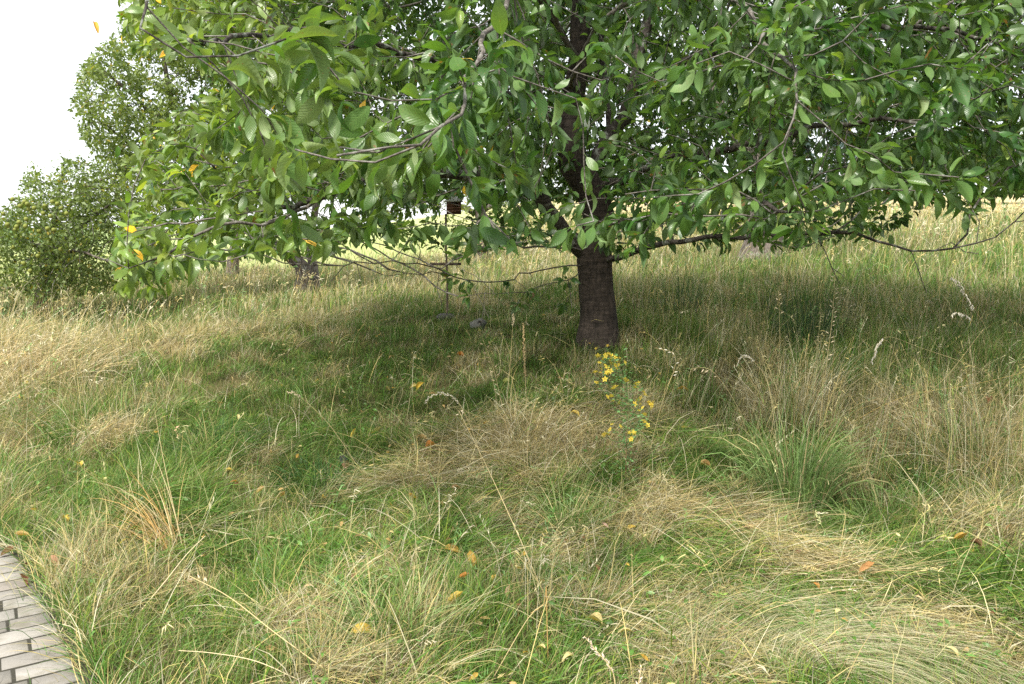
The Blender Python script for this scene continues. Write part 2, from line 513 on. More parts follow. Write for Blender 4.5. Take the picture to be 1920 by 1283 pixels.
def cells(x, y, s, seed):
    """Nearest jittered cell centre: offset from it and two random numbers of that cell (the tufts of the sward)."""
    gx, gy = np.floor(x / s).astype(np.int64), np.floor(y / s).astype(np.int64)
    def h(a, b, k):
        n = ((a + 5000) * 374761393 + (b + 5000) * 668265263 + (seed * 13 + k) * 974634777) & 0x7fffffff
        n = ((n ^ (n >> 13)) * 1274126177) & 0x7fffffff
        return ((n ^ (n >> 16)) & 0xffff) / 65535.0
    best = np.full(x.shape, 1e9); DX = np.zeros(x.shape); DY = np.zeros(x.shape); R1 = np.zeros(x.shape); R2 = np.zeros(x.shape)
    for i in (-1, 0, 1):
        for j in (-1, 0, 1):
            a, b = gx + i, gy + j
            cx, cy = (a + h(a, b, 1)) * s, (b + h(a, b, 2)) * s
            d = (x - cx) ** 2 + (y - cy) ** 2
            m = d < best
            best = np.where(m, d, best); DX = np.where(m, x - cx, DX); DY = np.where(m, y - cy, DY)
            R1 = np.where(m, h(a, b, 3), R1); R2 = np.where(m, h(a, b, 4), R2)
    return DX, DY, R1, R2

SW = hit(1565, 1300)[:2]
def flow(x, y):
    a = (noise2(x, y, 1.6, 9) - 0.5) * 3.4 + (noise2(x, y, 0.5, 10) - 0.5) * 1.6
    dx, dy = x - SW[0], y - SW[1]
    r = np.hypot(dx, dy)
    sw = np.exp(-(r / 0.75) ** 4)
    tang = np.arctan2(dx, -dy) + (noise2(x, y, 0.25, 11) - 0.5) * 0.9
    return a * (1 - sw) + tang * sw

def polar_sheet(name, radii, kind_mat, zoff=0.0, az0=-math.pi, az1=math.pi, seg=None):
    full = abs(az1 - az0 - 2 * math.pi) < 1e-6
    fine = np.unique(np.concatenate([np.linspace(-0.75, 0.75, 190), np.linspace(az0, az1, 60)]))
    fine = fine[(fine >= az0 - 1e-6) & (fine <= az1 + 1e-6)]
    A, R = np.meshgrid(fine, radii)
    X, Y = R * np.sin(A), R * np.cos(A)
    Z = ground(X, Y) + zoff
    return X, Y, Z, len(fine), len(radii)

radii = np.concatenate([[0.02], np.arange(0.6, 12, 0.12), np.geomspace(12, 52, 60)])
X, Y, Z, nc, nr = polar_sheet('ground', radii, M_ground)
dryg, hg, fg = fields(X.ravel(), Y.ravel())
cg = np.array([0.075, 0.085, 0.03])[None] * (1 - dryg[:, None]) + np.array([0.22, 0.165, 0.085])[None] * dryg[:, None]
onpath = (path_dist(X.ravel(), Y.ravel()) < 0.06) & (np.hypot(X.ravel(), Y.ravel()) < 8)
fl_ = np.clip((np.hypot(X.ravel(), Y.ravel()) - 24) / 6, 0, 1) * np.clip((-0.02 - np.arctan2(X.ravel(), Y.ravel())) / 0.06, 0, 1)
cg = cg * (1 - fl_[:, None]) + np.array([0.35, 0.39, 0.15]) * fl_[:, None]
cg[onpath] = (0.10, 0.085, 0.06)
Zp = Z.ravel().copy()
pd_ = path_dist(X.ravel(), Y.ravel())
Zp = np.where((np.hypot(X.ravel(), Y.ravel()) < 8), Zp - 0.05 * np.clip(1 - pd_ / 0.08, 0, 1), Zp)
ii = np.arange((nr - 1) * (nc - 1)); r_, c_ = ii // (nc - 1), ii % (nc - 1)
Q = np.stack([r_ * nc + c_, r_ * nc + c_ + 1, (r_ + 1) * nc + c_ + 1, (r_ + 1) * nc + c_], 1)[:, ::-1]
o = obj('ground', raw_mesh('ground', np.stack([X.ravel(), Y.ravel(), Zp], 1), Q, None, M_ground, cg))
tag(o, 'rough meadow ground of soil and thatch below the grass', 'ground', kind='structure')

radii = np.concatenate([np.geomspace(52, 300, 40), np.geomspace(320, 3200, 20)])
X, Y, Z, nc, nr = polar_sheet('field', radii, M_ground)
fa = np.arctan2(X.ravel(), Y.ravel()); fr = np.hypot(X.ravel(), Y.ravel())
lime, straw_c, crop = np.array([0.36, 0.41, 0.17]), np.array([0.44, 0.36, 0.19]), np.array([0.10, 0.17, 0.06])
k = np.clip((fa + 0.12) / 0.2, 0, 1)[:, None]
cf = lime * (1 - k) + straw_c * k
kc = (np.clip((-0.42 - fa) / 0.06, 0, 1) * np.clip((fr - 70) / 20, 0, 1))[:, None]
cf = cf * (1 - kc) + crop * kc
ii = np.arange((nr - 1) * (nc - 1)); r_, c_ = ii // (nc - 1), ii % (nc - 1)
Q = np.stack([r_ * nc + c_, r_ * nc + c_ + 1, (r_ + 1) * nc + c_ + 1, (r_ + 1) * nc + c_], 1)[:, ::-1]
o = obj('field', raw_mesh('field', np.stack([X.ravel(), Y.ravel(), Z.ravel()], 1), Q, None, M_ground, cf))
tag(o, 'pale open field rising behind the orchard trees', 'field', kind='structure')

# ------------------------------------------------------------------ pavement
def paver_mat():
    m, nt, out = new_mat('paver_stone')
    oi = N(nt, 'ShaderNodeObjectInfo')
    tc = N(nt, 'ShaderNodeTexCoord')
    n1 = N(nt, 'ShaderNodeTexNoise'); n1.inputs['Scale'].default_value = 9.0; n1.inputs['Detail'].default_value = 6
    n2 = N(nt, 'ShaderNodeTexNoise'); n2.inputs['Scale'].default_value = 120.0; n2.inputs['Detail'].default_value = 3
    ad = N(nt, 'ShaderNodeVectorMath', operation='ADD')
    cx = N(nt, 'ShaderNodeCombineXYZ')
    for i in range(3): nt.links.new(math_n(nt, 'MULTIPLY', oi.outputs['Random'], 31.0 + i * 7), cx.inputs[i])
    nt.links.new(tc.outputs['Object'], ad.inputs[0]); nt.links.new(cx.outputs[0], ad.inputs[1])
    nt.links.new(ad.outputs[0], n1.inputs['Vector']); nt.links.new(ad.outputs[0], n2.inputs['Vector'])
    c1 = ramp(nt, oi.outputs['Random'], [(0.0, (0.17, 0.155, 0.135)), (0.4, (0.25, 0.235, 0.21)), (0.75, (0.30, 0.28, 0.25)), (1.0, (0.20, 0.175, 0.15))])
    hsv = N(nt, 'ShaderNodeHueSaturation'); nt.links.new(c1, hsv.inputs['Color'])
    v = math_n(nt, 'ADD', math_n(nt, 'MULTIPLY', n1.outputs['Fac'], 0.7), math_n(nt, 'MULTIPLY_ADD', n2.outputs['Fac'], 0.35, 0.5))
    nt.links.new(v, hsv.inputs['Value'])
    st = ramp(nt, n1.outputs['Fac'], [(0.50, (0, 0, 0)), (0.66, (1, 1, 1))])
    col = mixc(nt, math_n(nt, 'MULTIPLY', st, 0.6), hsv.outputs[0], (0.10, 0.09, 0.055))
    p = N(nt, 'ShaderNodeBsdfPrincipled'); p.inputs['Roughness'].default_value = 0.8
    nt.links.new(col, p.inputs['Base Color'])
    b = N(nt, 'ShaderNodeBump'); b.inputs['Strength'].default_value = 0.5; b.inputs['Distance'].default_value = 0.003
    nt.links.new(n2.outputs['Fac'], b.inputs['Height']); nt.links.new(b.outputs[0], p.inputs['Normal'])
    nt.links.new(p.outputs[0], out.inputs[0])
    return m
M_paver = paver_mat()
mj, nt, out = new_mat('joint_sand')
p = N(nt, 'ShaderNodeBsdfPrincipled'); p.inputs['Roughness'].default_value = 1.0
nz = N(nt, 'ShaderNodeTexNoise'); nz.inputs['Scale'].default_value = 60
nt.links.new(ramp(nt, nz.outputs['Fac'], [(0.3, (0.045, 0.042, 0.03)), (0.7, (0.10, 0.09, 0.065))]), p.inputs['Base Color'])
nt.links.new(p.outputs[0], out.inputs[0])

ANG = math.radians(32.5)
U2, V2 = np.array([math.cos(ANG), math.sin(ANG)]), np.array([-math.sin(ANG), math.cos(ANG)])
bed = np.concatenate([EDGE, EDGE[::-1] - np.array([[2.6, 1.6]])])
bb = []
V = []
ne = len(EDGE)
eo = EDGE + np.array([0.035, 0.02])
ei = EDGE - U2 * 1.5
V = [(x, y, 0.0065) for x, y in eo] + [(x, y, 0.0065) for x, y in ei] + [(x, y, -0.12) for x, y in eo]
Q = [(i, i + 1, ne + i + 1, ne + i) for i in range(ne - 1)] + [(2 * ne + i, 2 * ne + i + 1, i + 1, i) for i in range(ne - 1)]
pavement = obj('pavement', raw_mesh('pavement_bed', V, Q, None, mj, smooth=False))
tag(pavement, 'pale clinker paving along the meadow edge with sandy joints', 'pavement', kind='structure')

def paver_mesh(L, Wd, cut=0.0):
    ch, t = 0.005, 0.05
    x, y = L / 2, Wd / 2
    V = [(-x, -y, 0), (x, -y, 0), (x, y, 0), (-x, y, 0),
         (-x, -y, t - ch), (x, -y, t - ch), (x, y, t - ch), (-x, y, t - ch),
         (-x + ch, -y + ch, t), (x - ch, -y + ch, t), (x - ch, y - ch, t), (-x + ch, y - ch, t)]
    # cut: how far the right-hand end slants to follow the edge of the path
    V = [(a + (cut * b_ / y if a > 0 else 0.0), b_, c_) for a, b_, c_ in V]
    Q = []
    for b in (0, 4):
        for i in range(4): Q.append((b + i, b + (i + 1) % 4, b + 4 + (i + 1) % 4, b + 4 + i))
    Q.append((8, 9, 10, 11))
    return raw_mesh('paver', V, Q, None, M_paver, smooth=False)
PL = [0.108, 0.15, 0.19, 0.225]
PM = [paver_mesh(l, 0.1035) for l in PL]
ev = EDGE @ V2; eu = EDGE @ U2
order = np.argsort(ev)
for row in range(-2, 44):
    vc = 2.05 + row * 0.1165
    ue = np.interp(vc, ev[order], eu[order]) + random.uniform(-0.003, 0.003)
    slant = float(np.interp(vc + .0555, ev[order], eu[order]) - np.interp(vc - .0555, ev[order], eu[order])) / 2
    u = ue; first = True
    while u > ue - 1.25:
        i = random.choice([0, 1, 2, 3]) if first else random.choice([1, 2, 2, 3, 3])
        L = PL[i]
        me_ = paver_mesh(L, 0.1035, slant) if first else PM[i]
        first = False
        c = U2 * (u - L / 2) + V2 * vc
        u -= L + 0.010
        px, py, dp = project((c[0], c[1], 0.0))
        if dp < 1.5 or px < -260 or py > 1480 or py < 985: continue
        po = obj('paver', me_, pavement, (c[0], c[1], -0.040 + random.uniform(-0.0015, 0.0015)))
        po.rotation_euler = (random.uniform(-.008, .008), random.uniform(-.008, .008), ANG + random.uniform(-.004, .004))

# ------------------------------------------------------------------ grass
def blades(P, az, L, e0, e1, daz, w, c0, c1, K, lift=None, twist=None, bend=1.0, taper=0.75, clampg=True):
    """Vectorised grass blades: returns vertices, quads, tris, colours."""
    n = len(P)
    segl = L / K
    pts = np.zeros((n, K + 1, 3)); pts[:, 0] = P
    dirs = np.zeros((n, K + 1, 3))
    for k in range(K + 1):
        t = k / K
        e = e0 + (e1 - e0) * (t ** bend); a = az + daz * t
        dirs[:, k] = np.stack([np.cos(e) * np.cos(a), np.cos(e) * np.sin(a), np.sin(e)], 1)
        if k < K:
            pts[:, k + 1] = pts[:, k] + dirs[:, k] * segl[:, None]
    if clampg:
        for k in range(1, K + 1):
            g = ground(pts[:, k, 0], pts[:, k, 1]) + (0.012 if lift is None else lift * (0.35 + 0.65 * k / K))
            pts[:, k, 2] = np.maximum(pts[:, k, 2], g)
    tw = rng.uniform(-1.2, 1.2, n) if twist is None else twist
    side = np.stack([-np.sin(az), np.cos(az), np.zeros(n)], 1)
    side = side * np.cos(tw)[:, None] + np.array([0, 0, 1.0])[None] * np.sin(tw)[:, None]
    V = np.zeros((n, 2 * K + 1, 3)); Cc = np.zeros((n, 2 * K + 1, 3))
    for k in range(K):
        t = k / K
        ww = (w * (0.75 + 0.35 * math.sin(math.pi * min(1, t + 0.15))) * (1 - t ** 2 * taper))[:, None] * 0.5
        V[:, 2 * k] = pts[:, k] - side * ww; V[:, 2 * k + 1] = pts[:, k] + side * ww
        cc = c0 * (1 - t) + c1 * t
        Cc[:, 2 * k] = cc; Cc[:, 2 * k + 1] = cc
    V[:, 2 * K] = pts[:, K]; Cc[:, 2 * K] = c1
    b = (np.arange(n) * (2 * K + 1))[:, None]
    Q = np.concatenate([np.stack([2 * k + 0 * b[:, 0] + b[:, 0], b[:, 0] + 2 * k + 1, b[:, 0] + 2 * k + 3, b[:, 0] + 2 * k + 2], 1) for k in range(K - 1)]) if K > 1 else np.zeros((0, 4), int)
    T = np.stack([b[:, 0] + 2 * K - 2, b[:, 0] + 2 * K - 1, b[:, 0] + 2 * K], 1)
    return V.reshape(-1, 3), Q, T, Cc.reshape(-1, 3), pts

GREEN = np.array([(0.080, 0.195, 0.028), (0.108, 0.240, 0.042), (0.125, 0.235, 0.070), (0.055, 0.140, 0.020), (0.19, 0.28, 0.045), (0.15, 0.27, 0.085)])
DRY = np.array([(0.56, 0.47, 0.21), (0.65, 0.57, 0.32), (0.50, 0.415, 0.18), (0.46, 0.42, 0.22), (0.60, 0.475, 0.19), (0.33, 0.26, 0.12), (0.68, 0.62, 0.44), (0.55, 0.50, 0.34)])
def pick(pal, n, var=0.22):
    c = pal[rng.integers(0, len(pal), n)]
    return c * (1 + (rng.random((n, 1)) - 0.5) * 2 * var)

def sample_sector(n_per, expo, D0, D1, half=0.68, ref=5.0):
    """Random points in the view sector; density n_per per square metre, falling off with distance beyond ref."""
    Dg = np.linspace(D0, D1, 4000)
    rho = n_per * np.minimum(1.0, (ref / Dg) ** expo) * Dg * 2 * half
    cdf = np.concatenate([[0], np.cumsum((rho[1:] + rho[:-1]) / 2 * np.diff(Dg))])
    n = int(cdf[-1])
    D = np.interp(rng.random(n) * cdf[-1], cdf, Dg)
    a = (rng.random(n) * 2 - 1) * half
    return D * np.sin(a), D * np.cos(a), D

def off_path(x, y, m=0.0):
    return (path_dist(x, y) > m) | (np.hypot(x, y) > 8)

TRUNKPOS = hit(1122, 646)
def meadow(name, label, D0, D1, rho, expo, K, wscale, ref=5.0, half=0.68):
    x, y, D = sample_sector(rho, expo, D0, D1, half, ref)
    ok = off_path(x, y, 0.03) & (np.hypot(x - TRUNKPOS[0], y - TRUNKPOS[1]) > 0.2)
    # clumped: thin out between tufts
    cl = noise2(x, y, 0.11, 12) * 0.6 + noise2(x, y, 0.26, 13) * 0.6
    ok &= rng.random(len(x)) < np.clip(cl * 1.5, 0.25, 1)
    mown = np.clip((D - 23) / 6, 0, 1) * np.clip((-0.02 - np.arctan2(x, y)) / 0.06, 0, 1)
    ok &= rng.random(len(x)) > mown * 0.93
    x, y, D = x[ok], y[ok], D[ok]
    n = len(x)
    dry, h, fl = fields(x, y)
    tx, ty, t1, t2 = cells(x, y, 0.2, 3)
    ux, uy, u1, u2 = cells(x, y, 0.45, 4)
    dry = np.clip(dry + (t1 - 0.5) * 0.9 * (1 - np.abs(2 * dry - 1)) + (u1 - 0.5) * 0.4, 0, 1)
    dry = dry + 0.30 * np.sin(2 * np.pi * (dry - 0.5)) / np.pi * 1.5; dry = np.clip(dry, 0.03, 0.97)
    h = h * (0.6 + 0.75 * t2 ** 1.3)
    fl = np.clip(fl + (u2 - 0.5) * 0.55, 0, 1)
    isdry = rng.random(n) < dry
    c = np.where(isdry[:, None], pick(DRY, n), pick(GREEN, n))
    # half-dried blades
    hm = (rng.random(n) < 0.14)[:, None]
    c = np.where(hm, 0.5 * c + 0.5 * pick(np.array([(0.25, 0.24, 0.10), (0.30, 0.27, 0.14)]), n), c)
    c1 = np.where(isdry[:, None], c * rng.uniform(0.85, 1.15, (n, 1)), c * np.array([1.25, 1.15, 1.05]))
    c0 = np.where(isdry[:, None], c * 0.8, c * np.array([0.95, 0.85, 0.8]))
    L = (0.10 + 0.20 * rng.random(n) ** 1.5) * h * np.where(isdry, 1.25, 1.0) * (0.75 + 0.5 * noise2(x, y, 0.6, 14))
    L = L * np.where(fl > 0.7, 1.35, 1.0) * np.where(rng.random(n) < 0.06, 1.6, 1.0)
    lie = np.clip(fl + rng.normal(0, 0.22, n), 0, 1)
    e0 = np.radians(82) * (1 - lie) + np.radians(14) * lie + rng.normal(0, 0.12, n)
    e1 = e0 - np.radians(15) - rng.random(n) * np.radians(95) * (0.5 + 0.5 * lie)
    a = flow(x, y) + (u1 - 0.5) * 2.6 * (1 - fl ** 3) + rng.normal(0, 1, n) * (1.5 - 0.75 * lie)
    rad = np.arctan2(ty, tx) + rng.normal(0, 0.6, n)
    a = np.where(rng.random(n) < 0.55 - 0.4 * fl ** 2, rad, a)
    w = (0.0014 + 0.0020 * rng.random(n) ** 1.5) * np.where(rng.random(n) < 0.2, 2.2, 1.0) * np.where(isdry, 0.8, 1.0) * wscale * np.maximum(1, D / 6.0)
    z = ground(x, y)
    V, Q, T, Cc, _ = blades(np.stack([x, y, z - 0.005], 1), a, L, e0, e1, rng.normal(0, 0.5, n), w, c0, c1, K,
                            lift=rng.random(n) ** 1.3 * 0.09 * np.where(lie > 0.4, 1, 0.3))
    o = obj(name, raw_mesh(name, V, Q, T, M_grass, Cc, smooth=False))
    return tag(o, label, 'grass', kind='stuff')

meadow('meadow_grass', 'tangled green and straw coloured grass filling the foreground meadow', 1.7, 6.0, 9800, 1.9, 3, 1.0, half=0.84)
meadow('meadow_grass', 'mixed green and dry grass round and below the cherry trunk', 6.0, 12.0, 8600, 2.0, 2, 1.1, half=0.74)
meadow('meadow_grass', 'tall bleached grass on the slope behind the cherry tree', 12.0, 54.0, 5600, 1.9, 2, 1.3)

# long thin flowering stems with seed heads, the countless ones
def stems(name, label, D0, D1, rho, expo, hmin, hmax):
    x, y, D = sample_sector(rho, expo, D0, D1)
    dry, h, fl = fields(x, y)
    ok = (D < 25) | (np.arctan2(x, y) > -0.04)
    ok &= off_path(x, y, 0.1) & (rng.random(len(x)) < 0.12 + 0.9 * dry * np.clip(h - 0.35, 0, 1.3) / 1.2) & (np.hypot(x - TRUNKPOS[0], y - TRUNKPOS[1]) > 0.35)
    make_stems(name, label, x[ok], y[ok], D[ok], h[ok], fl[ok], hmin, hmax)

def make_stems(name, label, x, y, D, h, fl, hmin, hmax, thing=None, thick=1.0, heads=0.6):
    n = len(x)
    L = rng.uniform(hmin, hmax, n) * np.clip(h, 0.7, 1.35)
    lie = np.clip(fl * 0.75 + rng.normal(0, 0.3, n), 0, 1)
    e0 = np.radians(84) * (1 - lie) + np.radians(22) * lie
    e1 = e0 - np.radians(10) - rng.random(n) ** 2 * np.radians(75)
    a = np.where(rng.random(n) < 0.5, flow(x, y), rng.random(n) * 6.28)
    w = 0.0016 * thick * np.maximum(1, D / 5.5) * rng.uniform(0.8, 1.4, n)
    c = pick(DRY, n)
    m = rng.random(n) < 0.25
    c[m] = pick(GREEN, int(m.sum())) * 1.2 + 0.04
    V, Q, T, Cc, pts = blades(np.stack([x, y, ground(x, y)], 1), a, L, e0, e1, rng.normal(0, 0.25, n), w, c, c, 5, lift=rng.random(n) * 0.12 + 0.02, bend=1.6, taper=0.4)
    mb = [(V, Q, T, Cc)]
    # spikelets on most stems
    hs = np.where(rng.random(n) < heads)[0]
    kind = rng.random(len(hs))
    for j in range(9):
        t = 4.0 + j / 9.0
        p = pts[hs, 4] * (5 - t) + pts[hs, 5] * (t - 4)
        p = p + (0 * p)
        az = a[hs] + rng.normal(0, 1.4, len(hs))
        e = np.where(kind < 0.6, e1[hs] + 0.35, rng.uniform(-0.9, 0.6, len(hs)))
        Lk = np.where(kind < 0.6, 0.022, 0.034) * rng.uniform(0.7, 1.3, len(hs)) * np.maximum(1, D[hs] / 9)
        cc = c[hs] * rng.uniform(0.9, 1.3, (len(hs), 1))
        v, q, tt, c2, _ = blades(p, az, Lk, e, e - 0.4, np.zeros(len(hs)), 0.0042 * np.maximum(1, D[hs] / 6.0), cc * 0.9, cc, 2, clampg=False)
        mb.append((v, q, tt, c2))
    off = 0; VV, QQ, TT, CC = [], [], [], []
    for v, q, t, c in mb:
        VV.append(v); QQ.append(q + off); TT.append(t + off); CC.append(c); off += len(v)
    o = obj(name, raw_mesh(name, np.concatenate(VV), np.concatenate(QQ), np.concatenate(TT), M_straw, np.concatenate(CC), smooth=False)) if thing is None else obj(name, raw_mesh(name, np.concatenate(VV) - thing, np.concatenate(QQ), np.concatenate(TT), M_straw, np.concatenate(CC), smooth=False), None, thing)
    return tag(o, label, 'grass' if thing is None else 'grass clump', kind='stuff' if thing is None else None)
stems('seeding_grass', 'thin dry grass stems with seed heads crossing the foreground', 2.0, 7.0, 75, 1.0, 0.3, 0.75)
stems('seeding_grass', 'dry seeding grass standing round and behind the cherry trunk', 7.0, 13.0, 130, 1.2, 0.35, 0.7)
stems('seeding_grass', 'pale haze of seeding grass on the far slope', 13.0, 50.0, 330, 1.7, 0.4, 0.8)

# kinked straws fallen across the sward, and low broad weed leaves
x, y, D = sample_sector(60, 1.0, 2.0, 8.0)
dry, h, fl = fields(x, y)
ok = off_path(x, y, .15) & (rng.random(len(x)) < .25 + .75 * dry)
x, y, D = x[ok], y[ok], D[ok]; n = len(x)
c = pick(DRY, n)
V, Q, T, Cc, _ = blades(np.stack([x, y, ground(x, y)], 1), rng.random(n) * 6.28, rng.uniform(.18, .5, n), rng.uniform(.3, 1.4, n), rng.uniform(-1.6, .2, n), rng.normal(0, .9, n), rng.uniform(.0018, .0034, n) * np.maximum(1, D / 6), c, c, 5, lift=rng.random(n) * .10 + .01, bend=3.5, taper=.3)
o = obj('bent_straw', raw_mesh('bent_straw', V, Q, T, M_straw, Cc, smooth=False)); tag(o, 'kinked dry straws fallen across the green grass', 'straw', kind='stuff')

# ------------------------------------------------------------------ growing trees
def grow(pos, par, minr, A, step=0.13, di=1.3, dk=0.24, iters=140, droop=0.0, maxkids=3):
    """Space colonisation: extends the given skeleton towards the points A."""
    pos = [np.asarray(p, float) for p in pos]; par = list(par); minr = list(minr)
    kids = [0] * len(pos)
    for p in par:
        if p >= 0: kids[p] += 1
    A = np.asarray(A, float)
    best = np.full(len(A), np.inf); who = np.zeros(len(A), int)
    def upd(i0):
        nonlocal best, who
        NP = np.array(pos[i0:])
        for s in range(0, len(NP), 400):
            d = np.linalg.norm(A[:, None] - NP[None, s:s + 400], axis=2)
            j = d.argmin(1); dm = d[np.arange(len(A)), j]
            m = dm < best
            best[m] = dm[m]; who[m] = j[m] + i0 + s
    upd(0)
    for it in range(iters):
        keep = best > dk
        A, best, who = A[keep], best[keep], who[keep]
        if len(A) == 0: break
        act = best < di
        if not act.any(): di *= 1.3; continue
        v = A[act] - np.array(pos)[who[act]]
        v /= np.linalg.norm(v, axis=1, keepdims=True) + 1e-9
        sums = {}
        for w, vv in zip(who[act], v): sums[w] = sums.get(w, 0) + vv
        i0 = len(pos)
        for w, s in sums.items():
            if kids[w] > maxkids: continue
            s = s / (np.linalg.norm(s) + 1e-9) + rng.normal(0, 0.22, 3) + np.array([0, 0, -droop])
            if par[w] >= 0:
                b = pos[w] - pos[par[w]]; s = s + 0.45 * b / (np.linalg.norm(b) + 1e-9)
            s /= np.linalg.norm(s) + 1e-9
            pos.append(pos[w] + s * step); par.append(w); minr.append(0.0); kids.append(0); kids[w] += 1
        if len(pos) == i0: break
        upd(i0)
    return np.array(pos), np.array(par), np.array(minr)

def radii_of(pos, par, minr, tip=0.0028, ex=2.35):
    n = len(pos)
    acc = np.zeros(n); r = np.zeros(n)
    for i in range(n - 1, -1, -1):
        r[i] = max(tip, acc[i] ** (1 / ex), minr[i])
        if par[i] >= 0: acc[par[i]] += min(r[i], 0.9 * (minr[par[i]] or 9)) ** ex
    return r

def chains_of(pos, par, r):
    n = len(pos)
    ch = [[] for _ in range(n)]
    for i in range(n):
        if par[i] >= 0: ch[par[i]].append(i)
    out = []
    stack = [(-1, 0)]
    stack = [(-1, i) for i in range(n) if par[i] < 0]
    while stack:
        p, i = stack.pop()
        c = [p, i] if p >= 0 else [i]
        while ch[i]:
            k = sorted(ch[i], key=lambda q: -r[q])
            for q in k[1:]: stack.append((i, q))
            i = k[0]; c.append(i)
        out.append(c)
    return out, ch

def skeleton(limbs, step=0.14):
    """limbs: list of (name or None, parent limb index or None, [(x,y,z,r)...]); returns nodes; each limb hangs on its parent's nearest node."""
    pos, par, mr, own = [], [], [], []
    for li, (parent, pts) in enumerate(limbs):
        P = smooth_poly(pts, step)
        if len(P) > 6 and pts[0][3] < 0.2:
            k = np.cumsum(rng.normal(0, .018, (len(P), 3)), 0); k -= np.linspace(0, 1, len(P))[:, None] * k[-1]; P[:, :3] += k * np.array([1, 1, .8]) + rng.normal(0, .008, (len(P), 3))
        if parent is None: last = -1
        else:
            cand = [i for i in range(len(pos)) if own[i] == parent]
            d = [np.linalg.norm(pos[i] - P[0, :3]) for i in cand]
            last = cand[int(np.argmin(d))]
            if min(d) < step * 0.8: P = P[1:]
        for p in P:
            pos.append(p[:3].copy()); par.append(last); mr.append(p[3]); own.append(li); last = len(pos) - 1
    return pos, par, mr

def leaf_template(high, fold=0.18, curl=0.5, twist=0.2, petiole=0.22):
    """A cherry-like leaf along +Y, unit length, top side +Z; returns V, quads, tris, uv."""
    if high:
        us = np.array([0.02, 0.14, 0.32, 0.52, 0.72, 0.88, 1.0]); vs = np.array([-1, -0.5, 0, 0.5, 1.0])
    else:
        us = np.array([0.0, 0.34, 0.7, 1.0]); vs = np.array([-1, 0, 1.0])
    V, U = [], []
    for u in us:
        w = 0.208 * math.sin(math.pi * min(u, 1) ** 0.92) ** 0.72 if 0 < u < 1 else 0.0
        if u > 0.85: w *= 0.72
        a = curl * u * u
        for v in vs:
            ser = 1 + (0.03 * math.sin(u * 61 + v * 3) if high else 0)
            x = w * v * ser; z = fold * abs(x) * 1.2 - 0.10 * (abs(v) ** 2) * w + (0.014 * math.sin(u * 22 + v * 2) * abs(v) if high else 0)
            y = math.sin(a) / curl * (1 if curl else 0) if abs(curl) > 1e-3 else u
            y = u * math.cos(a * 0.55); zz = z - u * math.sin(a * 0.55)
            t = twist * u
            V.append((x * math.cos(t) - z * math.sin(t), petiole + y, zz + x * math.sin(t))); U.append((0.5 + 0.5 * v * w / 0.208, u))
    m = len(vs)
    Q, T = [], []
    for i in range(len(us) - 1):
        for j in range(m - 1):
            Q.append((i * m + j, i * m + j + 1, (i + 1) * m + j + 1, (i + 1) * m + j))
    if high:
        b = len(V)
        for y in (0.0, petiole + 0.02):
            V += [(-0.008, y, 0.0), (0.008, y, 0.0)]; U += [(0.5, 0.5)] * 2
        Q.append((b, b + 1, b + 3, b + 2))
    return np.array(V), np.array(Q), np.array(U)

def leaf_frames(d, roll):
    """Rotation matrices whose Y is d and whose Z is as upright as it can be, rolled."""
    d = d / np.linalg.norm(d, axis=1, keepdims=True)
    up = np.array([0, 0, 1.0])[None] - d * d[:, 2:3]
    bad = np.linalg.norm(up, axis=1) < 0.05
    up[bad] = rng.normal(0, 1, (bad.sum(), 3)); up[bad] -= d[bad] * (up[bad] * d[bad]).sum(1, keepdims=True)
    up /= np.linalg.norm(up, axis=1, keepdims=True)
    x = np.cross(d, up)
    z = up * np.cos(roll)[:, None] + x * np.sin(roll)[:, None]
    x = np.cross(d, z)
    return np.stack([x, d, z], 2)              # columns

def merge_leaves(name, P, M, S, c, mat, parent, templates, origin):
    VV, QQ, UU, CC, off = [], [], [], [], 0
    which = rng.integers(0, len(templates), len(P))
    for k, (tv, tq, tu) in enumerate(templates):
        s = which == k
        if not s.any(): continue
        V = np.einsum('nij,vj->nvi', M[s] * S[s][:, None, None], tv) + P[s][:, None]
        n, m = V.shape[:2]
        Q = (tq[None] + (np.arange(n) * m)[:, None, None]).reshape(-1, 4) + off
        VV.append(V.reshape(-1, 3)); QQ.append(Q); UU.append(np.tile(tu, (n, 1))); CC.append(np.repeat(c[s], m, 0)); off += n * m
    me = raw_mesh(name, np.concatenate(VV) - origin, np.concatenate(QQ), None, mat, np.concatenate(CC), np.concatenate(UU))
    return obj(name, me, parent)

def add_wood(pos, par, r, root, base, mat_trunk, mat_branch, part_r, trunk_nodes, sides=(5, 7, 12)):
    """Trunk, branches above part_r each as a part, and the twigs joined."""
    ch, kids = chains_of(pos, par, r)
    tw = MB()
    first = True
    for c in ch:
        rr = r[c].copy()
        if len(c) > 1 and par[c[0]] != -1 or c[0] in kids:
            pass
        if not first and len(c) > 1: rr[0] = rr[1]
        if len(c) < 2: first = False; continue
        if first and trunk_nodes:
            first = False
            V, Q, T = tube(pos[c], rr, 20, True, 0.10)
            b = MB(); b.add(V, Q, T)
            obj('trunk', b.mesh('trunk', mat_trunk, base), root)
            continue
        first = False
        mx = rr[:max(2, len(rr) // 2)].max()
        if mx > part_r:
            V, Q, T = tube(pos[c], rr, sides[2] if mx > 0.05 else sides[1], True, 0.15)
            b = MB(); b.add(V, Q, T)
            obj('branch', b.mesh('branch', mat_branch if mx > 0.026 else M_twig, base), root)
        else:
            V, Q, T = tube(pos[c], rr, sides[1] if mx > 0.012 else 4, False, 0.15)
            tw.add(V, Q, T)
    if tw.n:
        o = obj('twigs', tw.mesh('twigs', M_twig, base), root)
        o['kind'] = 'stuff'

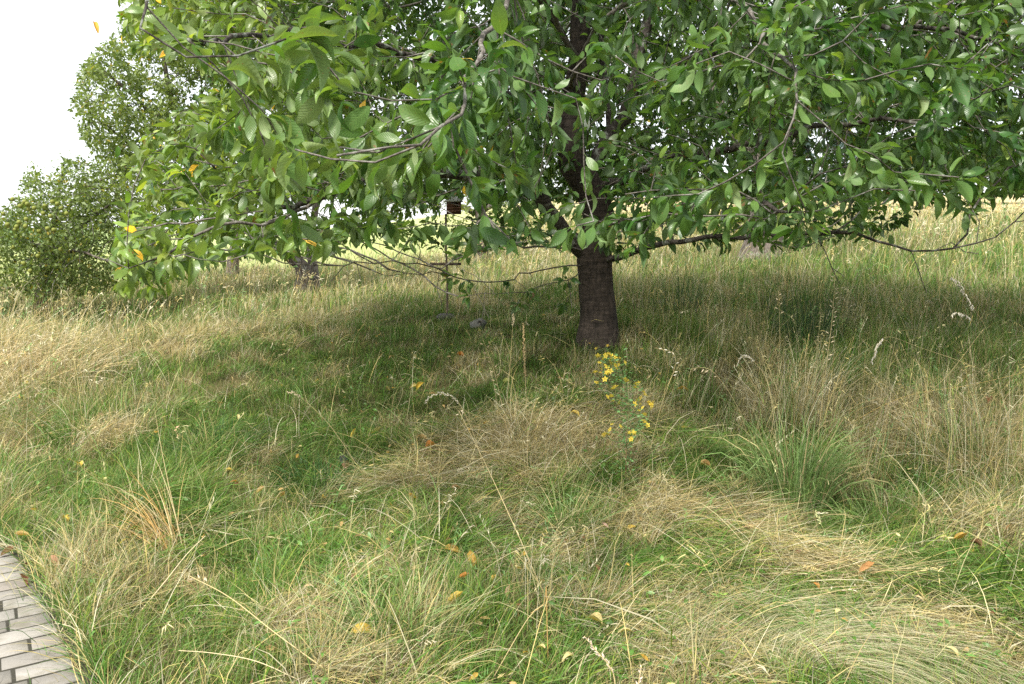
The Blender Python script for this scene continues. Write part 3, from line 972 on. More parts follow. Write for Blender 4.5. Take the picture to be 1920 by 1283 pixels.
# ------------------------------------------------------------------ the cherry tree
TB = TRUNKPOS
def L(*rows):
    return [tuple(at(px, py, D)) + (r,) for px, py, D, r in rows]
TD = TB[1]
limbs = [
    (None, [(TB[0], TB[1], TB[2] - 0.12, 0.265), (TB[0] - 0.005, TB[1], TB[2] + 0.03, 0.212)] + L((1121, 600, TD, 0.175), (1118, 540, TD, 0.160), (1114, 490, TD, 0.158), (1116, 455, TD, 0.155),
        (1124, 410, TD, 0.15), (1104, 350, TD - .05, 0.135), (1076, 310, TD - .1, 0.13), (1070, 250, TD - .1, 0.12), (1074, 188, TD, 0.105), (1086, 120, TD, 0.095), (1088, 30, TD, 0.085), (1094, -80, TD + .1, 0.07), (1090, -260, TD, 0.05), (1100, -480, TD, 0.03))),
    (0, L((1106, 478, TD, 0.12), (1066, 436, TD - .1, 0.10), (1030, 390, TD - .3, 0.085), (1004, 352, TD - .5, 0.075), (930, 330, TD - .9, 0.06), (800, 330, TD - 1.6, 0.04), (640, 350, TD - 2.6, 0.025), (520, 390, TD - 3.3, 0.016))),
    (0, L((1096, 338, TD, 0.09), (1132, 290, TD + .1, 0.085), (1158, 250, TD + .1, 0.085), (1186, 205, TD, 0.07), (1216, 130, TD, 0.065), (1240, 30, TD, 0.058), (1258, -80, TD, 0.05), (1300, -300, TD, 0.03))),
    (2, L((1152, 252, TD + .1, 0.06), (1138, 200, TD + .2, 0.055), (1130, 100, TD + .6, 0.05), (1110, -100, TD + 1.2, 0.035))),
    (0, L((1070, 280, TD - .1, 0.06), (1024, 232, TD - .3, 0.055), (992, 190, TD - .5, 0.05), (925, 172, TD - .9, 0.045), (840, 130, TD - 1.6, 0.04), (700, 75, TD - 2.6, 0.032), (560, 45, TD - 3.6, 0.024), (440, 60, TD - 4.4, 0.016), (360, 75, TD - 4.9, 0.01))),
    (1, L((640, 350, TD - 2.6, 0.02), (520, 400, TD - 3.3, 0.018), (400, 430, TD - 3.6, 0.014), (310, 470, TD - 3.8, 0.010), (240, 505, TD - 3.95, 0.006))),
    # low right limb ending in the bare pale shoot
    (0, L((1128, 480, TD - .1, 0.06), (1230, 448, TD - .5, 0.045), (1350, 432, TD - 1.0, 0.036), (1480, 430, TD - 1.5, 0.030), (1590, 428, TD - 1.9, 0.026), (1650, 436, TD - 2.1, 0.017), (1720, 458, TD - 2.3, 0.013), (1800, 457, TD - 2.5, 0.011), (1870, 430, TD - 2.7, 0.008), (1935, 385, TD - 2.9, 0.006))),
    # thin low twigs on the left of the trunk
    (0, L((1092, 505, TD - .1, 0.02), (1060, 528, TD - .2, 0.016), (1010, 543, TD - .4, 0.013), (950, 549, TD - .6, 0.010), (885, 552, TD - .8, 0.005))),
    (0, L((1090, 500, TD - .1, 0.022), (1020, 506, TD - .4, 0.018), (960, 522, TD - .8, 0.016), (870, 521, TD - 1.2, 0.014), (790, 512, TD - 1.6, 0.010), (725, 515, TD - 1.9, 0.006))),
    (0, L((1092, 470, TD - .1, 0.03), (1000, 462, TD - .6, 0.024), (900, 470, TD - 1.1, 0.02), (800, 500, TD - 1.6, 0.014), (700, 500, TD - 2.1, 0.010), (610, 497, TD - 2.5, 0.006))),
    # limbs reaching over towards the camera
    (0, L((1086, 130, TD, 0.07), (1030, 20, TD - .9, 0.06), (960, -60, TD - 2.2, 0.05), (910, -40, TD - 3.4, 0.04), (872, 60, TD - 4.3, 0.03), (850, 135, TD - 4.9, 0.020), (815, 205, TD - 5.35, 0.014), (775, 255, TD - 5.6, 0.010), (738, 290, TD - 5.75, 0.007))),
    (0, L((1080, 170, TD, 0.07), (1130, 60, TD - 1.2, 0.06), (1250, -20, TD - 2.4, 0.048), (1380, 20, TD - 3.3, 0.036), (1480, 110, TD - 4.0, 0.024), (1500, 190, TD - 4.4, 0.014), (1470, 260, TD - 4.6, 0.008))),
    (2, L((1200, 170, TD, 0.06), (1330, 100, TD - .7, 0.05), (1480, 60, TD - 1.5, 0.04), (1640, 45, TD - 2.3, 0.03), (1800, 60, TD - 3.0, 0.02), (1950, 110, TD - 3.5, 0.01))),
    (0, L((1110, 360, TD, 0.07), (1250, 300, TD - .9, 0.055), (1400, 262, TD - 1.8, 0.042), (1560, 240, TD - 2.6, 0.03), (1700, 225, TD - 3.2, 0.018), (1830, 205, TD - 3.7, 0.010))),
    (0, L((1118, 420, TD, 0.06), (1230, 400, TD - 1.0, 0.05), (1340, 370, TD - 2.2, 0.036), (1420, 375, TD - 3.2, 0.024), (1480, 400, TD - 3.9, 0.012))),
    # high limbs out of the picture that carry the roof of leaves
    (0, L((1086, 110, TD, 0.08), (900, -130, TD - 1.2, 0.065), (650, -260, TD - 2.6, 0.05), (420, -220, TD - 4.0, 0.036), (330, -80, TD - 5.0, 0.022), (290, 20, TD - 5.4, 0.012), (262, 60, TD - 5.55, 0.007))),
    (2, L((1250, 0, TD, 0.07), (1430, -140, TD + .2, 0.06), (1700, -260, TD, 0.045), (2000, -250, TD - .8, 0.03))),
    (0, L((1090, 0, TD, 0.07), (1000, -200, TD + 1.4, 0.06), (820, -240, TD + 2.8, 0.045), (650, -180, TD + 3.8, 0.03))),
    (3, L((1120, -60, TD + 1.0, 0.05), (1250, -120, TD + 2.4, 0.045), (1420, -60, TD + 3.6, 0.03))),
]
limbs = [l if i == 0 else (l[0], [q[:3] + (q[3] * (0.35 if i in (7, 8, 9, 10, 11, 15) else 0.55 if i not in (1, 2) else 0.8),) for q in l[1]]) for i, l in enumerate(limbs)]
pos, par, mr = skeleton(limbs)

LOW = np.array([(150, 80), (200, 105), (210, 560), (300, 556), (345, 540), (380, 505), (440, 480), (520, 485), (600, 480), (640, 475), (700, 455), (800, 462), (900, 468), (980, 455), (1050, 462), (1090, 470), (1150, 480), (1180, 490), (1250, 470), (1300, 480), (1390, 470), (1480, 465), (1560, 452), (1640, 446), (1700, 425), (1800, 408), (1860, 395), (1960, 365), (2300, 360)], float)
LEFT = np.array([(-400, 235), (0, 225), (95, 215), (112, 350), (150, 390), (200, 340), (270, 235), (300, 210), (330, 280), (400, 215), (560, 215)], float)
NEAR = np.array([(-200, 3.8), (430, 3.5), (500, 2.2), (860, 2.1), (1000, 2.9), (1200, 3.3), (1500, 3.2), (1950, 3.1), (2600, 3.3)], float)
CC0 = np.array([TB[0], TB[1], 3.3])
def crown_ok(p, slack=0.0):
    px, py, dp = project(p)
    rel = (p - CC0) / np.array([6.3, 6.6, 4.3])
    r = np.sqrt((rel ** 2).sum(1))
    ok = (r < 1) & (p[:, 2] > 1.1) & (p[:, 1] > 1.9)
    f = dp > 0.3
    low = np.interp(px, LOW[:, 0], LOW[:, 1]); left = np.interp(py, LEFT[:, 0], LEFT[:, 1]); near = np.interp(px, NEAR[:, 0], NEAR[:, 1])
    near = np.where((px < 400) & (py < 130), 2.5, near)
    ok &= ~f | ((py < low - 18 + slack) & (px > left + 18 - slack) & (dp > near))
    # behind the trunk the lowest boughs start higher
    ok &= ~((p[:, 1] > TB[1] + 0.5) & (py > 380))
    return ok, px, py, dp, r
NA = 200000
cand = CC0 + (rng.random((NA, 3)) * 2 - 1) * np.array([6.3, 6.6, 4.3])
ok, px, py, dp, rr = crown_ok(cand)
inview = (px > -80) & (px < 2000) & (py > -80) & (dp > 0)
ax = np.hypot(cand[:, 0] - TB[0], cand[:, 1] - TB[1])
wgt = np.where(inview, 1.0, np.where(cand[:, 1] < TB[1] - 1.8, 0.05, 0.55)) * np.clip(ax / 2.6, 0.35, 1) * np.where(cand[:, 1] > TB[1] + 1.0, 0.9, 1.0)
# the near drooping boughs on the left are looser, so that single leaves read
wgt *= np.where(inview & (dp < 5.2), 1.5, 1.0)
axd = np.hypot(cand[:, 0] - TB[0], cand[:, 1] - TB[1])
lay = noise2(np.arctan2(cand[:, 0] - TB[0], cand[:, 1] - TB[1]) * 2.2, (cand[:, 2] + 0.10 * axd) * 2.0, 0.62, 21)
wgt *= np.clip((lay - 0.33) * 3.4, 0.06, 1)
ok &= rng.random(NA) < wgt * 1.0
A = cand[ok]
ex = [at(rng.uniform(a, b), rng.uniform(c, d), rng.uniform(e, f)) for a, b, c, d, e, f, k in
      ((235, 335, -40, 85, 2.4, 2.8, 26), (520, 760, 230, 340, 2.15, 2.6, 40), (640, 900, 120, 240, 2.3, 2.8, 34), (840, 960, 190, 260, 2.4, 2.7, 14), (1300, 1360, 300, 420, 3.2, 3.6, 12), (205, 345, 385, 535, 3.6, 5.2, 150), (340, 640, 390, 480, 3.5, 6.0, 170), (320, 800, 180, 420, 4.5, 8.5, 160), (600, 1050, 400, 450, 4.5, 7.5, 60), (950, 1500, -60, 330, TD + .6, TD + 4, 330), (1500, 1950, -60, 330, TD - 1, TD + 3, 200)) for _ in range(k)]
A = np.concatenate([A, np.array(ex)])
low = np.array([q[:3] for li in (6, 7, 8, 9) for q in smooth_poly(limbs[li][1], .12)])
low = low[rng.integers(0, len(low), 150)] + rng.normal(0, .16, (150, 3)) + np.array([0, 0, -.02])
A = np.concatenate([A, low])
pos, par, mr = grow(pos, par, mr, A, step=0.13, di=1.1, dk=0.2, iters=120, droop=0.05)
rad = radii_of(pos, par, mr)
print('cherry nodes', len(pos), 'attractors', len(A))
cherry = empty('cherry_tree', TB, 'large old cherry tree with a dark trunk and broad low crown of big drooping leaves', 'tree')
add_wood(pos, par, rad, cherry, TB, M_trunk, M_branch, 0.020, True)

# leaves: drooping whorls on every slender shoot
nk = np.zeros(len(pos), int)
for p in par:
    if p >= 0: nk[p] += 1
thin = (rad < 0.0075) & (np.arange(len(pos)) > 0)
tip = nk == 0
LP, LD, LS, LR = [], [], [], []
idx = np.where(thin)[0]
for i in idx:
    b = pos[i] - pos[par[i]]; b /= np.linalg.norm(b) + 1e-9
    n = random.randint(9, 14) if tip[i] else random.choice([3, 4, 8, 9, 11])
    a0 = random.random() * 6.28
    u = np.cross(b, [0, 0, 1.0]); u /= np.linalg.norm(u) + 1e-9
    v = np.cross(u, b)
    for k in range(n):
        a = a0 + k * 2.4 + random.uniform(-.4, .4)
        d = (u * math.cos(a) + v * math.sin(a)) * random.uniform(.7, 1.1) + b * random.uniform(0.3, 1.3) + np.array([0, 0, -random.gauss(0.42, 0.42)])
        LP.append(pos[i] + b * random.uniform(-0.05, 0.05)); LD.append(d)
LP = np.array(LP); LD = np.array(LD)
n = len(LP)
LS = rng.normal(0.090, 0.022, n).clip(0.04, 0.14)
TIPS = LP + LD / np.linalg.norm(LD, axis=1, keepdims=True) * LS[:, None] * 1.1
ok, px, py, dp, _ = crown_ok(TIPS, 24)
mx_, my_, _d = project(LP + LD / np.linalg.norm(LD, axis=1, keepdims=True) * LS[:, None] * .55)
for bx0, by0 in ((px, py), (mx_, my_)): ok &= ~((bx0 > 826) & (bx0 < 882) & (by0 > 372) & (by0 < 428) & (dp < 12))        # the nest box shows between the leaves
ok &= ~((px > 1000) & (px < 1220) & (py > 110) & (py < 400) & (dp < 7.2) & (rng.random(n) < 0.6))   # thin growth in front of the fork
ok &= ~((px > 1515) & (px < 1605) & (py > 225) & (py < 345) & (rng.random(n) < 0.72))   # a wide gap towards the conifers
inv = (px > -150) & (px < 2070) & (py > -150) & (dp > 0)
lowlimb = np.array([q[:3] for li in (7, 8, 9) for q in smooth_poly(limbs[li][1], .2)])
dl = np.min(np.linalg.norm(LP[:, None] - lowlimb[None], axis=2), axis=1)
spray = noise2(LP[:, 0], LP[:, 1], .22, 51) > .72
hold = ok | ~inv | ((dl < .28) & spray)
LP, LD, LS, px, py, dp, inv = LP[hold], LD[hold], LS[hold], px[hold], py[hold], dp[hold], inv[hold]
n = len(LP)
LS[~inv] *= 1.45
LM = leaf_frames(LD, rng.normal(0, 0.75, n))
cl = noise2(LP[:, 0] + LP[:, 2], LP[:, 1] - LP[:, 2] * 0.7, 0.5, 22)
base = np.array([0.028, 0.084, 0.014]); light = np.array([0.098, 0.175, 0.040])
lc = base + (light - base) * np.clip(cl + rng.normal(0, 0.22, n), 0, 1)[:, None]
lc *= (1 + rng.normal(0, 0.24, (n, 1))).clip(0.45, 1.7)
gr = rng.random((n, 1)) ** 2; lc = lc * (1 - 0.24 * gr) + np.array([0.10, 0.135, 0.075]) * 0.24 * gr
fresh = rng.random(n) < 0.02
lc[fresh] = np.array([0.17, 0.26, 0.05])
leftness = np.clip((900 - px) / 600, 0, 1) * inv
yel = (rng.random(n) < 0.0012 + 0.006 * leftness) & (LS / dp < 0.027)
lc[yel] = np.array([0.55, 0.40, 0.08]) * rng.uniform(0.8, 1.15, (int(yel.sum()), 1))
lc = lc * (1 + leftness[:, None] * np.array([0.85, 0.48, 0.35]))  # sunlit look of the left boughs is put into the leaf colour
print('cherry leaves', n, 'in view', int(inv.sum()))
TLO = [leaf_template(False, 0.2, 0.5, 0.2), leaf_template(False, 0.3, 0.9, -0.3), leaf_template(False, 0.1, 0.2, 0.5), leaf_template(False, 0.5, 0.7, 0.0)]
THI = [leaf_template(True, f, c, t, p) for f, c, t, p in ((0.25, 0.5, 0.25, .22), (0.4, 0.95, -0.35, .26), (0.12, 0.35, 0.5, .2), (0.65, 0.8, 0.1, .25), (0.3, 1.2, -0.15, .22), (0.5, 0.15, 0.6, .2), (0.9, 1.5, 0.3, .22), (0.2, -0.5, -0.5, .25))]
# the 300 that show largest become single leaves
facing = np.abs((LM[:, :, 2] * ((LP - np.array([0, 0, EYE])) / np.linalg.norm(LP - np.array([0, 0, EYE]), axis=1, keepdims=True))).sum(1))
vis = (px > 0) & (px < 1920) & (py > 0) & (py < 640) & (dp > 0.5)
size = np.where(vis, (LS / dp) ** 2 * (0.35 + facing), 0)
# keep those not hidden behind nearer ones: rough depth buffer of leaf centres
gx, gy = (px / 40).astype(int), (py / 40).astype(int)
front = {}
for i in np.argsort(dp):
    if vis[i]:
        q = front.setdefault((gx[i], gy[i]), [])
        if len(q) < 3: q.append(i)
        else: size[i] *= 0.3
big = np.argsort(-size)[:300]
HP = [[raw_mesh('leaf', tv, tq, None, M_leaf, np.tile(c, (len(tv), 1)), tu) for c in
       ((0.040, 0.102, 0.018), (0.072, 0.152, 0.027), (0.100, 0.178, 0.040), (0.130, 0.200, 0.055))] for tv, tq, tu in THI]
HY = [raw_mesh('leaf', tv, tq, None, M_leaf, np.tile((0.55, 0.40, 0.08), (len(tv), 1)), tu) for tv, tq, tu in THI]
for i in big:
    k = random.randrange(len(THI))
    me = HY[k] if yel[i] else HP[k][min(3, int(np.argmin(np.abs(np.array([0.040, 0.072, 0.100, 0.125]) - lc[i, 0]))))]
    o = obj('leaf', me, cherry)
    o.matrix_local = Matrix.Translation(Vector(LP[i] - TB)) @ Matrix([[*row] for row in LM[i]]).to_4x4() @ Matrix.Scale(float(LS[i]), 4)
    if yel[i]: o['label'] = 'yellowed leaf'
rest = np.ones(n, bool); rest[big] = False
nearl = rest & (dp < 4.2) & inv
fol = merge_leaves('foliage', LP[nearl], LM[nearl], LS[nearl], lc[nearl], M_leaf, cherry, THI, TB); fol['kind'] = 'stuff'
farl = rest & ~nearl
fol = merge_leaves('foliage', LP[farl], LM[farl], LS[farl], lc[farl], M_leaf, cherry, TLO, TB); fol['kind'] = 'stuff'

# ------------------------------------------------------------------ the other orchard trees
def small_leaf(): 
    V = np.array([(0, 0, 0), (-0.26, 0.45, 0.06), (0, 0.5, -0.03), (0.26, 0.45, 0.06), (0, 1, -0.06)], float)
    return V, np.array([(0, 2, 4, 1), (0, 3, 4, 2)]), np.array([(0.5, 0), (0, .5), (.5, .5), (1, .5), (.5, 1)], float)
TS = [small_leaf()]
def orchard_tree(base, limbs, ells, nattr, label, cat='tree', leaf=0.06, col0=(0.055, 0.085, 0.028), col1=(0.12, 0.155, 0.055), clip=None, per=6, bark=M_applebark, step=0.16, dk=0.26, part_r=0.03, apples=0, group=None, tipleaf=2.0):
    pos, par, mr = skeleton(limbs, 0.2)
    A = []
    for c, rad3, w in ells:
        k = int(nattr * w)
        d = rng.normal(0, 1, (k, 3)); d /= np.linalg.norm(d, axis=1, keepdims=True)
        A.append(np.asarray(c) + d * np.asarray(rad3) * (rng.random((k, 1)) ** 0.45))
    A = np.concatenate(A)
    ln = noise2(A[:, 0] + .5 * A[:, 1], A[:, 2], .75, 71) * .6 + noise2(A[:, 0] - .7 * A[:, 1], A[:, 2] + 7, .45, 72) * .4
    A = A[rng.random(len(A)) < np.clip((ln - .25) * 4, .06, 1)]
    if clip is not None: A = A[clip(A)]
    A = A[A[:, 2] > ground_smooth(A[:, 0], A[:, 1]) + 0.25]
    pos, par, mr = grow(pos, par, mr, A, step=step, di=1.6, dk=dk, iters=90, droop=0.02)
    rad = radii_of(pos, par, mr, 0.004)
    root = empty('apple_tree' if 'apple' in label else 'orchard_tree', base, label, cat, group)
    add_wood(pos, par, rad, root, np.asarray(base), bark, bark, part_r, True)
    thin = (rad < 0.014)
    ii = np.repeat(np.where(thin)[0], per)
    P = pos[ii] + rng.normal(0, 0.07, (len(ii), 3))
    if clip is not None:
        m = clip(P); P = P[m]
    D = rng.normal(0, 0.8, (len(P), 3)) + np.array([0, 0, -0.25])
    M = leaf_frames(D, rng.normal(0, 0.7, len(P)))
    S = rng.normal(leaf, leaf * 0.2, len(P)).clip(leaf * 0.5, leaf * 1.6)
    cl = noise2(P[:, 0] + P[:, 2] * .6, P[:, 1] - P[:, 2] * .8, 0.55, 31)
    c = np.array(col0) + (np.array(col1) - np.array(col0)) * np.clip(cl + rng.normal(0, 0.3, len(P)), 0, 1)[:, None]
    y = rng.random(len(P)) < 0.02
    c[y] = (0.33, 0.27, 0.05)
    f = merge_leaves('foliage', P, M, S, c, M_apple_leaf, root, TS, np.asarray(base)); f['kind'] = 'stuff'
    print(label[:20], len(pos), len(P))
    if apples:
        a = MB(); V, Q, T = tube([(0, 0, -1), (0, 0, -.8), (0, 0, -.3), (0, 0, .3), (0, 0, .8), (0, 0, .92)], np.array([.25, .7, 1, 1, .65, .2]), 8)
        a.add(V, Q, T, (0.30, 0.33, 0.08)); me = a.mesh('apple', M_petal)
        pr = project(P)
        ok = np.where((pr[0] > 0) & (pr[0] < 420) & (pr[1] > 240))[0]
        dist = pr[2][ok] + rng.random(len(ok)) * 1.4
        for i in ok[np.argsort(dist)[:apples]]:
            o = obj('apple', me, root, P[i] - np.asarray(base) + np.array([0, -0.05, -0.05])); o.scale = (0.034,) * 3
    return root

def lim(*rows): return L(*rows)
# big apple tree whose trunk leans left, behind the left half of the cherry
B1 = hit(570, 551); D1 = B1[1]
c1 = at(330, 150, D1 - 1.0)
orchard_tree(B1, [
    (None, [(B1[0], B1[1], B1[2] - .1, .22)] + lim((568, 545, D1, .20), (570, 520, D1, .17), (566, 500, D1, .15), (540, 478, D1, .13), (500, 450, D1 - .2, .11), (430, 390, D1 - .5, .09), (360, 290, D1 - .8, .07), (320, 180, D1 - 1, .05), (300, 60, D1 - 1, .03))),
    (0, lim((430, 390, D1 - .5, .07), (330, 330, D1 - 1.2, .05), (230, 260, D1 - 1.6, .03))),
    (0, lim((500, 450, D1 - .2, .08), (520, 330, D1, .06), (540, 180, D1 + .2, .05), (560, 30, D1 + .2, .03))),
    (0, lim((360, 290, D1 - .8, .05), (250, 180, D1 - 1.2, .03), (190, 130, D1 - 1.4, .02)))],
    [(at(280, 200, D1 - 1.2), (1.75, 1.8, 1.5), .45), (at(420, 120, D1 - .6), (2.2, 2.0, 2.2), .4), (at(560, 160, D1), (2.0, 2.0, 2.0), .3), (at(360, 330, D1 - 1), (1.6, 1.6, .9), .15), (at(235, 300, D1 - 1.3), (1.3, 1.5, .9), .3), (at(200, 180, D1 - 1.3), (1.0, 1.3, 1.0), .2)], 5200,
    'tall apple tree with sparse feathery crown against the white sky, leaning trunk', leaf=0.085, per=19, col0=(0.075, 0.12, 0.032), col1=(0.19, 0.245, 0.075),
    clip=lambda p: (lambda u: u[0] > np.interp(u[1], [-400, 0, 60, 120, 200, 260, 300, 400], [200, 225, 215, 150, 132, 150, 185, 300]))(project(p)))
B1b = hit(592, 548)
t = empty('orchard_tree', B1b, 'slim grey trunk standing close beside the leaning apple trunk', 'tree')
D2 = B1b[1] + 0.25
b = MB(); P = smooth_poly([(B1b[0], D2, B1b[2] - .1, .13)] + lim((590, 530, D2, .115), (588, 500, D2, .105), (582, 470, D2 + .1, .10), (590, 400, D2 + .3, .08), (610, 300, D2 + .5, .06), (600, 180, D2 + .6, .035)), 0.12)
V, Q, T = tube(P[:, :3], P[:, 3], 12, True, .1); b.add(V, Q, T); obj('trunk', b.mesh('trunk', M_oldbark, B1b), t)
tp = P[-14:, :3]
for k in range(3):
    q = tp[k * 4]; e = q + np.array([(-1) ** k * 0.9, .2, 0.9]); b = MB()
    V, Q, T = tube(smooth_poly([tuple(q) + (.035,), tuple((q + e) / 2 + [0, 0, .1]) + (.025,), tuple(e) + (.01,)], .15)[:, :3], np.linspace(.035, .01, len(smooth_poly([tuple(q) + (.035,), tuple((q + e) / 2 + [0, 0, .1]) + (.025,), tuple(e) + (.01,)], .15))), 7)
    b.add(V, Q, T); obj('branch', b.mesh('branch', M_oldbark, B1b), t)

# apple tree on the far left whose boughs reach the grass
B2 = hit(70, 585); B2 = np.array([at(70, 560, 15.0)[0], 15.0, float(ground(at(70, 560, 15.0)[0], 15.0))])
D2 = 15.0
LB = np.array([(-500, 540), (0, 560), (60, 572), (130, 560), (230, 550), (290, 520), (330, 470)], float)
TBN = np.array([(-500, 330), (-60, 400), (0, 395), (40, 330), (70, 290), (130, 275), (160, 300), (200, 290), (260, 270), (300, 300), (340, 420)], float)
orchard_tree(B2, [
    (None, [tuple(B2 - [0, 0, .1]) + (.12,)] + lim((72, 540, D2, .11), (80, 490, D2, .09), (95, 430, D2, .055), (110, 360, D2, .03), (120, 310, D2, .012))),
    (0, lim((80, 490, D2, .05), (150, 420, D2 - .4, .03), (220, 370, D2 - .8, .012))),
    (0, lim((80, 470, D2, .05), (20, 430, D2 - .3, .03), (-60, 440, D2 - .6, .012))),
    (0, lim((95, 430, D2, .04), (180, 340, D2 + .3, .025), (250, 320, D2 + .4, .01))),
    (0, lim((78, 500, D2, .04), (140, 480, D2 - 1.2, .025), (230, 500, D2 - 1.7, .01)))],
    [(at(150, 430, D2 - .3), (1.5, 1.6, 1.25), .62), (at(30, 480, D2 - .3), (1.3, 1.5, .8), .3), (at(210, 360, D2), (.9, 1.2, .6), .2), (at(-120, 460, D2), (1.2, 1.3, .8), .18), (at(90, 500, D2 - 1.1), (1.2, .6, .55), .25)], 7500,
    'low rounded apple tree with small yellow apples, boughs hanging down to the grass', leaf=0.075, apples=34, per=15, dk=.2, step=.13, col0=(0.075, 0.12, 0.032), col1=(0.19, 0.245, 0.075),
    clip=lambda p: (lambda u: (u[1] < np.interp(u[0], LB[:, 0], LB[:, 1])) & (u[1] > np.interp(u[0], TBN[:, 0], TBN[:, 1]) - 20 + 70 * (noise2(u[0], u[1] * .35, 26, 41) - .35)))(project(p)))

# sparse old tree whose thin sprays stick up over the rounded apple tree
# light green tree behind the middle of the cherry
B3 = hit(436, 520); D3 = B3[1]
orchard_tree(B3, [
    (None, [tuple(B3 - [0, 0, .1]) + (.20,)] + lim((436, 510, D3, .17), (438, 480, D3, .15), (450, 430, D3, .12), (470, 340, D3, .09), (480, 240, D3, .05))),
    (0, lim((440, 450, D3, .09), (380, 360, D3, .06), (320, 320, D3, .03)))],
    [(at(450, 330, D3), (2.6, 2.2, 1.7), .7), (at(330, 370, D3), (1.8, 1.6, 1.2), .3)], 900,
    'distant apple tree with a short grey stem behind the leaning apple trunk', leaf=0.10, step=.25, dk=.4, bark=M_oldbark, per=8)
B4 = np.array([*at(900, 470, 24.0)[:2], 0]); B4[2] = ground(B4[0], B4[1])
D4 = 24.0
orchard_tree(B4, [
    (None, [tuple(B4 - [0, 0, .1]) + (.2,)] + lim((905, 450, D4, .17), (900, 400, D4, .14), (880, 330, D4, .1), (860, 250, D4, .06))),
    (0, lim((900, 400, D4, .09), (800, 360, D4 - .4, .06), (720, 370, D4 - .6, .03))),
    (0, lim((900, 400, D4, .09), (980, 350, D4, .06), (1030, 330, D4, .03)))],
    [(at(830, 350, D4), (3.0, 2.4, 1.25), .6), (at(960, 330, D4), (1.8, 2, 1.4), .35), (at(720, 400, D4 - 1), (1.6, 1.5, .9), .2)], 1300,
    'light green fruit tree in the open beyond the nest box post', leaf=0.11, step=.25, dk=.38, col0=(0.10, 0.15, 0.04), col1=(0.19, 0.24, 0.07), per=8)
# stout grey trunk to the right
B5 = hit(1428, 492); D5 = B5[1]
orchard_tree(B5, [
    (None, [tuple(B5 - [0, 0, .15]) + (.62,)] + lim((1426, 485, D5, .50), (1430, 460, D5, .42), (1434, 430, D5, .38), (1436, 395, D5, .36), (1440, 330, D5, .3), (1450, 220, D5, .2), (1440, 60, D5, .1))),
    (0, lim((1438, 380, D5, .2), (1480, 300, D5, .14), (1540, 180, D5, .08))),
    (0, lim((1440, 330, D5, .2), (1370, 240, D5, .14), (1320, 120, D5, .08)))],
    [(at(1440, 60, D5), (4.5, 3.5, 2.2), .7), (at(1650, 140, D5), (3.0, 2.5, 1.6), .2), (at(1250, 150, D5), (3, 2.5, 1.5), .25)], 1300,
    'stout old tree with a grey flaring trunk in tall grass right of the cherry', leaf=0.13, step=.3, dk=.45, bark=M_oldbark, per=7)

# trees on the skyline
def far_tree(px, D, base_py, top_py, wpx, c0, c1, name, label, group=None, conifer=False, leaves=900):
    b0 = at(px, base_py, D); b0[2] = float(ground_smooth(b0[0], b0[1])); b0[2] = min(b0[2], at(px, base_py, D)[2] + 2)
    top = at(px, top_py, D)[2]; h = top - b0[2]; w = wpx * D / F / 2
    root = empty(name, b0, label, 'tree', group)
    m = MB(); V, Q, T = tube([(0, 0, -.3), (0, 0, h * .45), (0, 0, h * .92)], [h * .03, h * .02, h * .006], 8); m.add(V, Q, T)
    obj('trunk', m.mesh('trunk', M_oldbark), root)
    if conifer:
        t = rng.random(leaves) ** 0.8; a = rng.random(leaves) * 6.28; rr = w * (1 - t) ** 0.85 * (0.45 + 0.55 * rng.random(leaves)) * (0.75 + 0.35 * np.sin(t * 46))
        P = np.stack([rr * np.cos(a), rr * np.sin(a), h * (0.06 + 0.94 * t)], 1); Dv = np.stack([np.cos(a), np.sin(a), -0.35 + 0 * a], 1)
    else:
        nb = 26
        cc = rng.normal(0, 1, (nb, 3)); cc /= np.linalg.norm(cc, axis=1, keepdims=True); cc *= rng.random((nb, 1)) ** .4 * .72
        k = rng.integers(0, nb, leaves); d = rng.normal(0, 1, (leaves, 3)); d /= np.linalg.norm(d, axis=1, keepdims=True)
        q = cc[k] + d * rng.uniform(.12, .38, (leaves, 1))
        P = q * np.array([w, w, h * .46]) + np.array([0, 0, h * .56]); Dv = d + rng.normal(0, .6, (leaves, 3))
    M = leaf_frames(Dv, rng.normal(0, .8, leaves))
    S = np.full(leaves, max(w, h * .4) * .17) * rng.uniform(.6, 1.3, leaves)
    c = np.array(c0) + (np.array(c1) - np.array(c0)) * rng.random((leaves, 1))
    f = merge_leaves('crown', P, M, S, c, M_apple_leaf, root, TS, np.zeros(3))
    f['kind'] = 'stuff'
for px, D, bp, tp, w, kk in ((-40, 260, 440, 405, 60, 0), (8, 250, 438, 424, 26, 1), (28, 255, 438, 418, 30, 2)):
    far_tree(px, D, bp, tp, w, (.05, .08, .06), (.10, .14, .09), 'hedge_tree',
             ('tall hazy tree in the hedgerow, cut by the photo\'s left border', 'low bushy tree, shorter of the two on the left skyline', 'rounded bluish tree on the left skyline beside the apple tree')[kk], 'trees along the skyline', leaves=700)
for i, (px, bp, tp, w) in enumerate(((1490, 400, 190, 110), (1565, 402, 205, 120), (1620, 402, 230, 100))):
    far_tree(px, 72 + i * 3, bp, tp, w, (.035, .065, .06), (.09, .13, .12), 'conifer', ('blue green conifer behind the stout grey trunk', 'blue green conifer between two others, seen through the widest gap in the cherry leaves', 'blue green conifer farthest from the stout grey trunk')[i], 'conifers on the hill', True, 1500)
for i, (px, bp, tp, w) in enumerate(((1720, 402, 250, 190), (1860, 400, 230, 200), (1320, 400, 330, 150))):
    far_tree(px, 66 + i * 5, bp, tp, w, (.05, .085, .03), (.11, .15, .06), 'field_tree', ('broad leafy tree beyond the conifers, behind the bare pale shoot', 'broad leafy tree glimpsed at the photo\'s right edge', 'small leafy tree on the field just right of the cherry trunk')[i], 'leafy trees on the hill', False, 1300)

